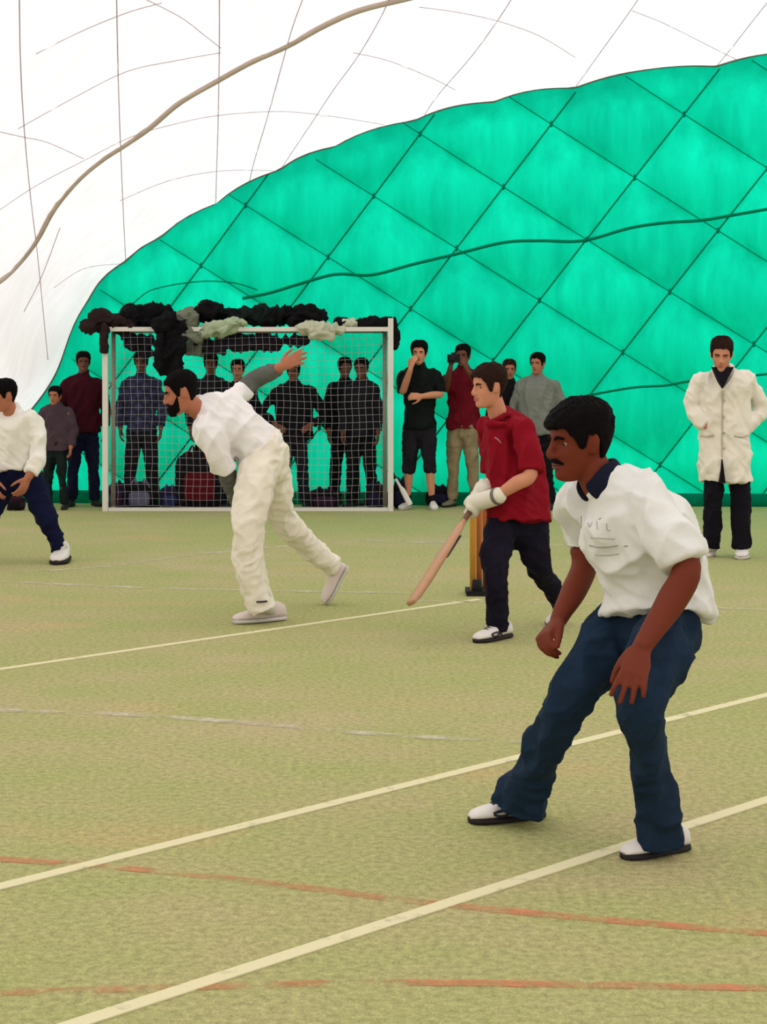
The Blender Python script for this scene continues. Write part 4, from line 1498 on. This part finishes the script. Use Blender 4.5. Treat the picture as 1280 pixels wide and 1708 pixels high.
B_NAVY = cloth('bag_navy', 30, 28, 54, 0.3)
B_BLUE = cloth('bag_blue', 38, 48, 84, 0.3)
B_GREY = cloth('bag_grey', 92, 92, 116, 0.2)
B_BLACK = cloth('bag_black', 20, 18, 22, 0.3)
B_RED = cloth('bag_red', 84, 14, 24, 0.2)
B_PURP = cloth('bag_plum', 48, 26, 44, 0.3)
bag('small navy bag just inside the left goal post', 196, 17.15, 0.18, 0.26, 0.14, B_NAVY, B_PURP)
bag('navy sports bag with grey and blue pocket behind the net', 234, 17.16, 0.34, 0.27, 0.16, B_BLACK, B_GREY)
bag('low blue bag between the sports bag and the red rucksack', 284, 17.16, 0.20, 0.22, 0.14, B_NAVY, B_BLUE)
bag('large black domed rucksack with a red pocket behind the net', 334, 17.15, 0.50, 0.58, 0.17, B_BLACK, B_RED, name='rucksack', kind='rucksack')
bag('low black bag behind the net under the black jacket wearer', 542, 17.15, 0.34, 0.20, 0.15, B_BLACK, B_PURP)
bag('black bag inside the right goal post', 626, 17.15, 0.22, 0.25, 0.13, B_BLACK, B_NAVY)
bag('black bag leaning just outside the right goal post', 668, 17.2, 0.16, 0.28, 0.14, B_BLACK, B_NAVY)
bag('dark bag on the ground behind the white trainers', 732, 17.5, 0.26, 0.20, 0.14, B_BLACK, B_NAVY)
bag('dark bag on the ground by the left edge', 26, 17.0, 0.18, 0.14, 0.14, B_PURP, B_BLACK)
wh = empty('white_bat', U(664, 800, 17.05) * 1, 'white bat leaning against the black bag outside the right post', 'bat')
MB().sweep([(U(660, 798, 17.06), 0.014), (U(668, 812, 17.04), 0.016), (U(672, 818, 17.02), 0.028, 0.014), (U(684, 841, 16.98), 0.03, 0.014)], 10, 'round', m=3).build('blade', M_GOAL, wh)
MB().sweep([(U(655, 789, 17.08), 0.015), (U(660, 798, 17.06), 0.015)], 10, 'round', m=2).build('handle', MATS['black_rubber'], wh)


# ------------------------------------------------------------------ onlookers standing along the green wall
def onlooker(label, px, top, d, shirt, trousers, skinm=None, F=(0, -1, 0), look=None, wide=1.0, larm=None, rarm=None, sleeve='long', hair=None, shoes=None, seed=1, shirt_name='shirt', to=1.0, stance=1.0, headk=1.0, hairkw=None, face=True, loose=1.0, trousers_name='trousers', lean=0.0):
    """a standing figure; larm / rarm: (elbow px, py, dd), (wrist px, py, dd) for the arm at the picture's right / left"""
    base = U(px, 612, d)
    base.z = 0
    H = CAMH - (top - HOR) * d / FPX
    k_ = H / 1.75
    F = V(F).normalized()
    up = V((0, 0, 1))
    R = F.cross(up)
    side = -R
    hk = k_ * headk * (1.0 if H > 1.4 else 1.12)
    skinm = skinm or SK_BG
    shoes = shoes or (SH_DARK, M_SOLE_D, None)
    z = lambda f: V((0, 0, f * H))
    hc = base + F * (0.02 + lean) + V((0, 0, H - 0.138 * hk))
    nk_ = base + F * (lean * 0.6) + z(0.845)
    wd = wide * k_
    spine = [(base + z(0.475), 0.172 * wd * loose, 0.125 * wd * loose, side), (base + z(0.52), 0.168 * wd * loose, 0.122 * wd * loose, side), (base + z(0.60), 0.160 * wd * loose, 0.118 * wd, side), (base + z(0.70), 0.172 * wd, 0.122 * wd, side), (base + z(0.775), 0.172 * wd, 0.108 * wd, side), (base + z(0.818), 0.138 * wd, 0.085 * wd, side), (base + z(0.842), 0.085 * wd, 0.070 * wd, side), (nk_ + z(0.008), 0.064 * k_, 0.066 * k_, side)]
    arms = []
    for sgn, spec in ((1, rarm), (-1, larm)):
        sh = base + R * (sgn * 0.172 * wd) + z(0.785)
        if spec is None:
            el = base + R * (sgn * 0.235 * wd) + z(0.635) - F * 0.02
            wr = base + R * (sgn * 0.225 * wd) + z(0.50) + F * 0.06
            fd = V((0, 0, -1)) + F * 0.15
            nd = R * sgn
            th = -sgn
        else:
            (ex, ey, ed), (wx, wy, wd_), hd_ = spec
            el, wr = U(ex, ey, d + ed), U(wx, wy, d + wd_)
            fd = V(hd_[0])
            nd = V(hd_[1])
            th = hd_[2]
        path = [(sh, 0.050 * k_), (sh.lerp(el, 0.5), 0.046 * k_), (el, 0.041 * k_), (el.lerp(wr, 0.45), 0.039 * k_), (wr, 0.028 * k_)]
        sl = (0.95, 0.060 * k_, 0.050 * k_) if sleeve == 'long' else (0.36, 0.064 * k_, 0.062 * k_)
        arms.append(dict(path=path, hand=dict(fd=fd, nd=nd, thumb=th, k=k_, curls=((25, 30, 20),) * 4), sleeve=sl))
    legs, feet = [], []
    for sgn in (1, -1):
        hip = base + R * (sgn * 0.078 * k_) + z(0.49)
        kn = base + R * (sgn * (0.085 + 0.02 * stance) * k_) + z(0.27) + F * 0.02
        an = base + R * (sgn * (0.09 + 0.04 * stance) * k_) + z(0.045) - F * 0.02
        legs.append(dict(path=[(hip, 0.092 * k_), (hip.lerp(kn, 0.5), 0.086 * k_), (kn, 0.068 * k_), (kn.lerp(an, 0.5), 0.062 * k_), (an, 0.062 * k_)], to=to, thin=0.62 if to >= 1 else 0.74))
        tdir = (F + R * (sgn * 0.25)).normalized()
        hl = V((an.x, an.y, 0)) - tdir * 0.075 * k_
        feet.append(dict(heel=hl, toe=hl + tdir * 0.275 * k_, ankle=an, m=shoes))
    cfg = dict(voxel=0.0095, cloth_voxel=0.012, smooth=2, skin=skinm, head=(hc, V(look) if look else F, up, hk), neck=nk_, neck_r=0.053, spine=spine, shirt=shirt, shirt_name=shirt_name,
               trousers=trousers, trousers_name=trousers_name, arms=arms, legs=legs, feet=feet, face=face, lip=MATS['lip_mid'] if face else None, sock=M_SOCK_D,
               pelvis=[(base + z(0.55), 0.150 * wd, 0.108 * wd, side), (base + z(0.50), 0.158 * wd, 0.112 * wd, side), (base + z(0.455), 0.130 * wd, 0.100 * wd, side)],
               hair_mat=hair or M_HAIR, hair_kw=hairkw or dict(thick=0.014, seed=seed))
    return person(base, label, cfg, 'onlookers along the green wall')


PLUM = cloth('plum_jacket', 74, 58, 66, 0.15)
MAROON_D = cloth('dark_maroon', 62, 14, 26, 0.2)
MAROON = cloth('maroon', 104, 16, 30, 0.2)
NAVY = cloth('navy_jeans', 22, 24, 48, 0.2)
DKG = cloth('dark_green_trousers', 24, 34, 32, 0.2)
CHAR = cloth('charcoal', 30, 28, 34, 0.2)
BLK = cloth('black', 18, 16, 20, 0.25)
KHAKI = cloth('khaki', 148, 132, 100, 0.12)
GREYJ = cloth('grey_jacket', 122, 124, 116, 0.2)
BLKPOLO = cloth('black_polo', 16, 22, 20, 0.25)


def checked():
    m = bpy.data.materials.new('navy_check_shirt')
    m.use_nodes = True
    n, l = m.node_tree.nodes, m.node_tree.links
    b = n['Principled BSDF']
    b.inputs['Roughness'].default_value = 0.9
    tc = n.new('ShaderNodeTexCoord')
    ch = n.new('ShaderNodeTexChecker')
    ch.inputs['Scale'].default_value = 14
    ch.inputs['Color1'].default_value = srgb(44, 46, 84)
    ch.inputs['Color2'].default_value = srgb(26, 28, 50)
    l.new(tc.outputs['Object'], ch.inputs['Vector'])
    l.new(ch.outputs['Color'], b.inputs['Base Color'])
    return m


onlooker('child in plum grey jacket standing at the left end of the wall', 93, 643, 17.12, PLUM, DKG, SK_MID, F=(-0.2, -1, 0), shirt_name='jacket', seed=21, loose=1.12, wide=1.15)
onlooker('person in dark maroon shirt and navy jeans beside the left goal post', 139, 585, 17.5, MAROON_D, NAVY, seed=22, F=(0.2, -1, 0), wide=1.08)
onlooker('person in navy checked shirt behind the left part of the net', 236, 585, 17.48, checked(), CHAR, seed=23, stance=1.4)
onlooker('dark clothed person behind the net above the bowler\'s bent back', 352, 588, 17.54, CHAR, BLK, seed=24, face=True)
onlooker('shorter dark clothed person whose head shows below the clothes heap', 397, 598, 17.24, BLK, NAVY, SK_MID, seed=25)
onlooker('broad person in black jacket behind the net, hands on hips', 490, 602, 17.32, BLK, CHAR, seed=26, wide=1.35, shirt_name='jacket', F=(-0.1, -1, 0),
         larm=((541, 694, 0.0), (520, 708, -0.14), ((-0.6, -0.4, -0.4), (0.4, -0.8, 0.3), 1)), rarm=((438, 690, 0.0), (460, 708, -0.14), ((0.6, -0.4, -0.4), (-0.4, -0.8, 0.3), -1)))
onlooker('left one of two dark clothed people shoulder to shoulder behind the net', 575, 595, 17.52, BLK, BLK, seed=27, wide=0.95, F=(0.3, -1, 0))
onlooker('right one of two dark clothed people shoulder to shoulder behind the net', 604, 596, 17.22, CHAR, BLK, seed=28, wide=0.95, F=(-0.3, -1, 0))
onlooker('person in black polo and cropped trousers with hand at the mouth', 700, 568, 17.15, BLKPOLO, CHAR, SK_LIGHT, seed=29, sleeve='short', F=(-0.15, -1, 0), to=0.62, shoes=(SH_WHITE, M_SOLE_W, None), trousers_name='cropped_trousers',
         rarm=((672, 653, -0.05), (685, 616, -0.20), ((0.25, -0.1, 1), (-0.6, -0.7, 0), 1)), larm=((735, 657, -0.04), (705, 661, -0.22), ((-1, -0.1, 0.02), (0.1, -1, 0.2), 1)), hairkw=dict(thick=0.024, seed=29, front=0.01))
PH, _m = onlooker('person in maroon shirt and khaki trousers holding a camera to the face', 773, 573, 17.4, MAROON, KHAKI, SK_BG, seed=30, sleeve='short', F=(-0.3, -1, 0), shoes=(mat('shoe_tan', srgb(128, 116, 96), 0.7), M_SOLE_D, None), loose=1.08,
         rarm=((744, 648, -0.10), (752, 612, -0.30), ((0.25, -0.3, 1), (-0.7, -0.6, 0), 1)), larm=((806, 650, -0.10), (780, 618, -0.30), ((-0.4, -0.3, 1), (0.7, -0.6, 0), -1)))
onlooker('dark clothed person half hidden right behind the crimson tee', 850, 598, 17.42, BLK, BLK, SK_MID, seed=31, wide=1.0, hair=M_HAIR_BR)
onlooker('person in grey jacket and black trousers standing behind the crimson tee', 898, 587, 17.1, GREYJ, BLK, SK_MID, seed=32, wide=1.25, F=(-0.5, -1, 0), shirt_name='jacket', loose=1.08)
# camera held by the photographer
cb = U(757, 598, 17.07)
cr_ = empty('photo_camera', cb, 'black camera held in front of the maroon shirt wearer\'s face', 'camera')
MB().box(cb, (0.065, 0.030, 0.042)).build('camera_body', MATS['black_rubber'], cr_, smooth=False)
MB().sweep([(cb + V((-0.01, -0.02, 0)), 0.032), (cb + V((-0.02, -0.09, 0)), 0.030), (cb + V((-0.022, -0.10, 0)), 0.033)], 14, 'flat', m=1).build('lens', MATS['black_rubber'], cr_)
MB().box(cb + V((0.0, 0.0, 0.05)), (0.025, 0.022, 0.012)).build('viewfinder_hump', MATS['black_rubber'], cr_, smooth=False)
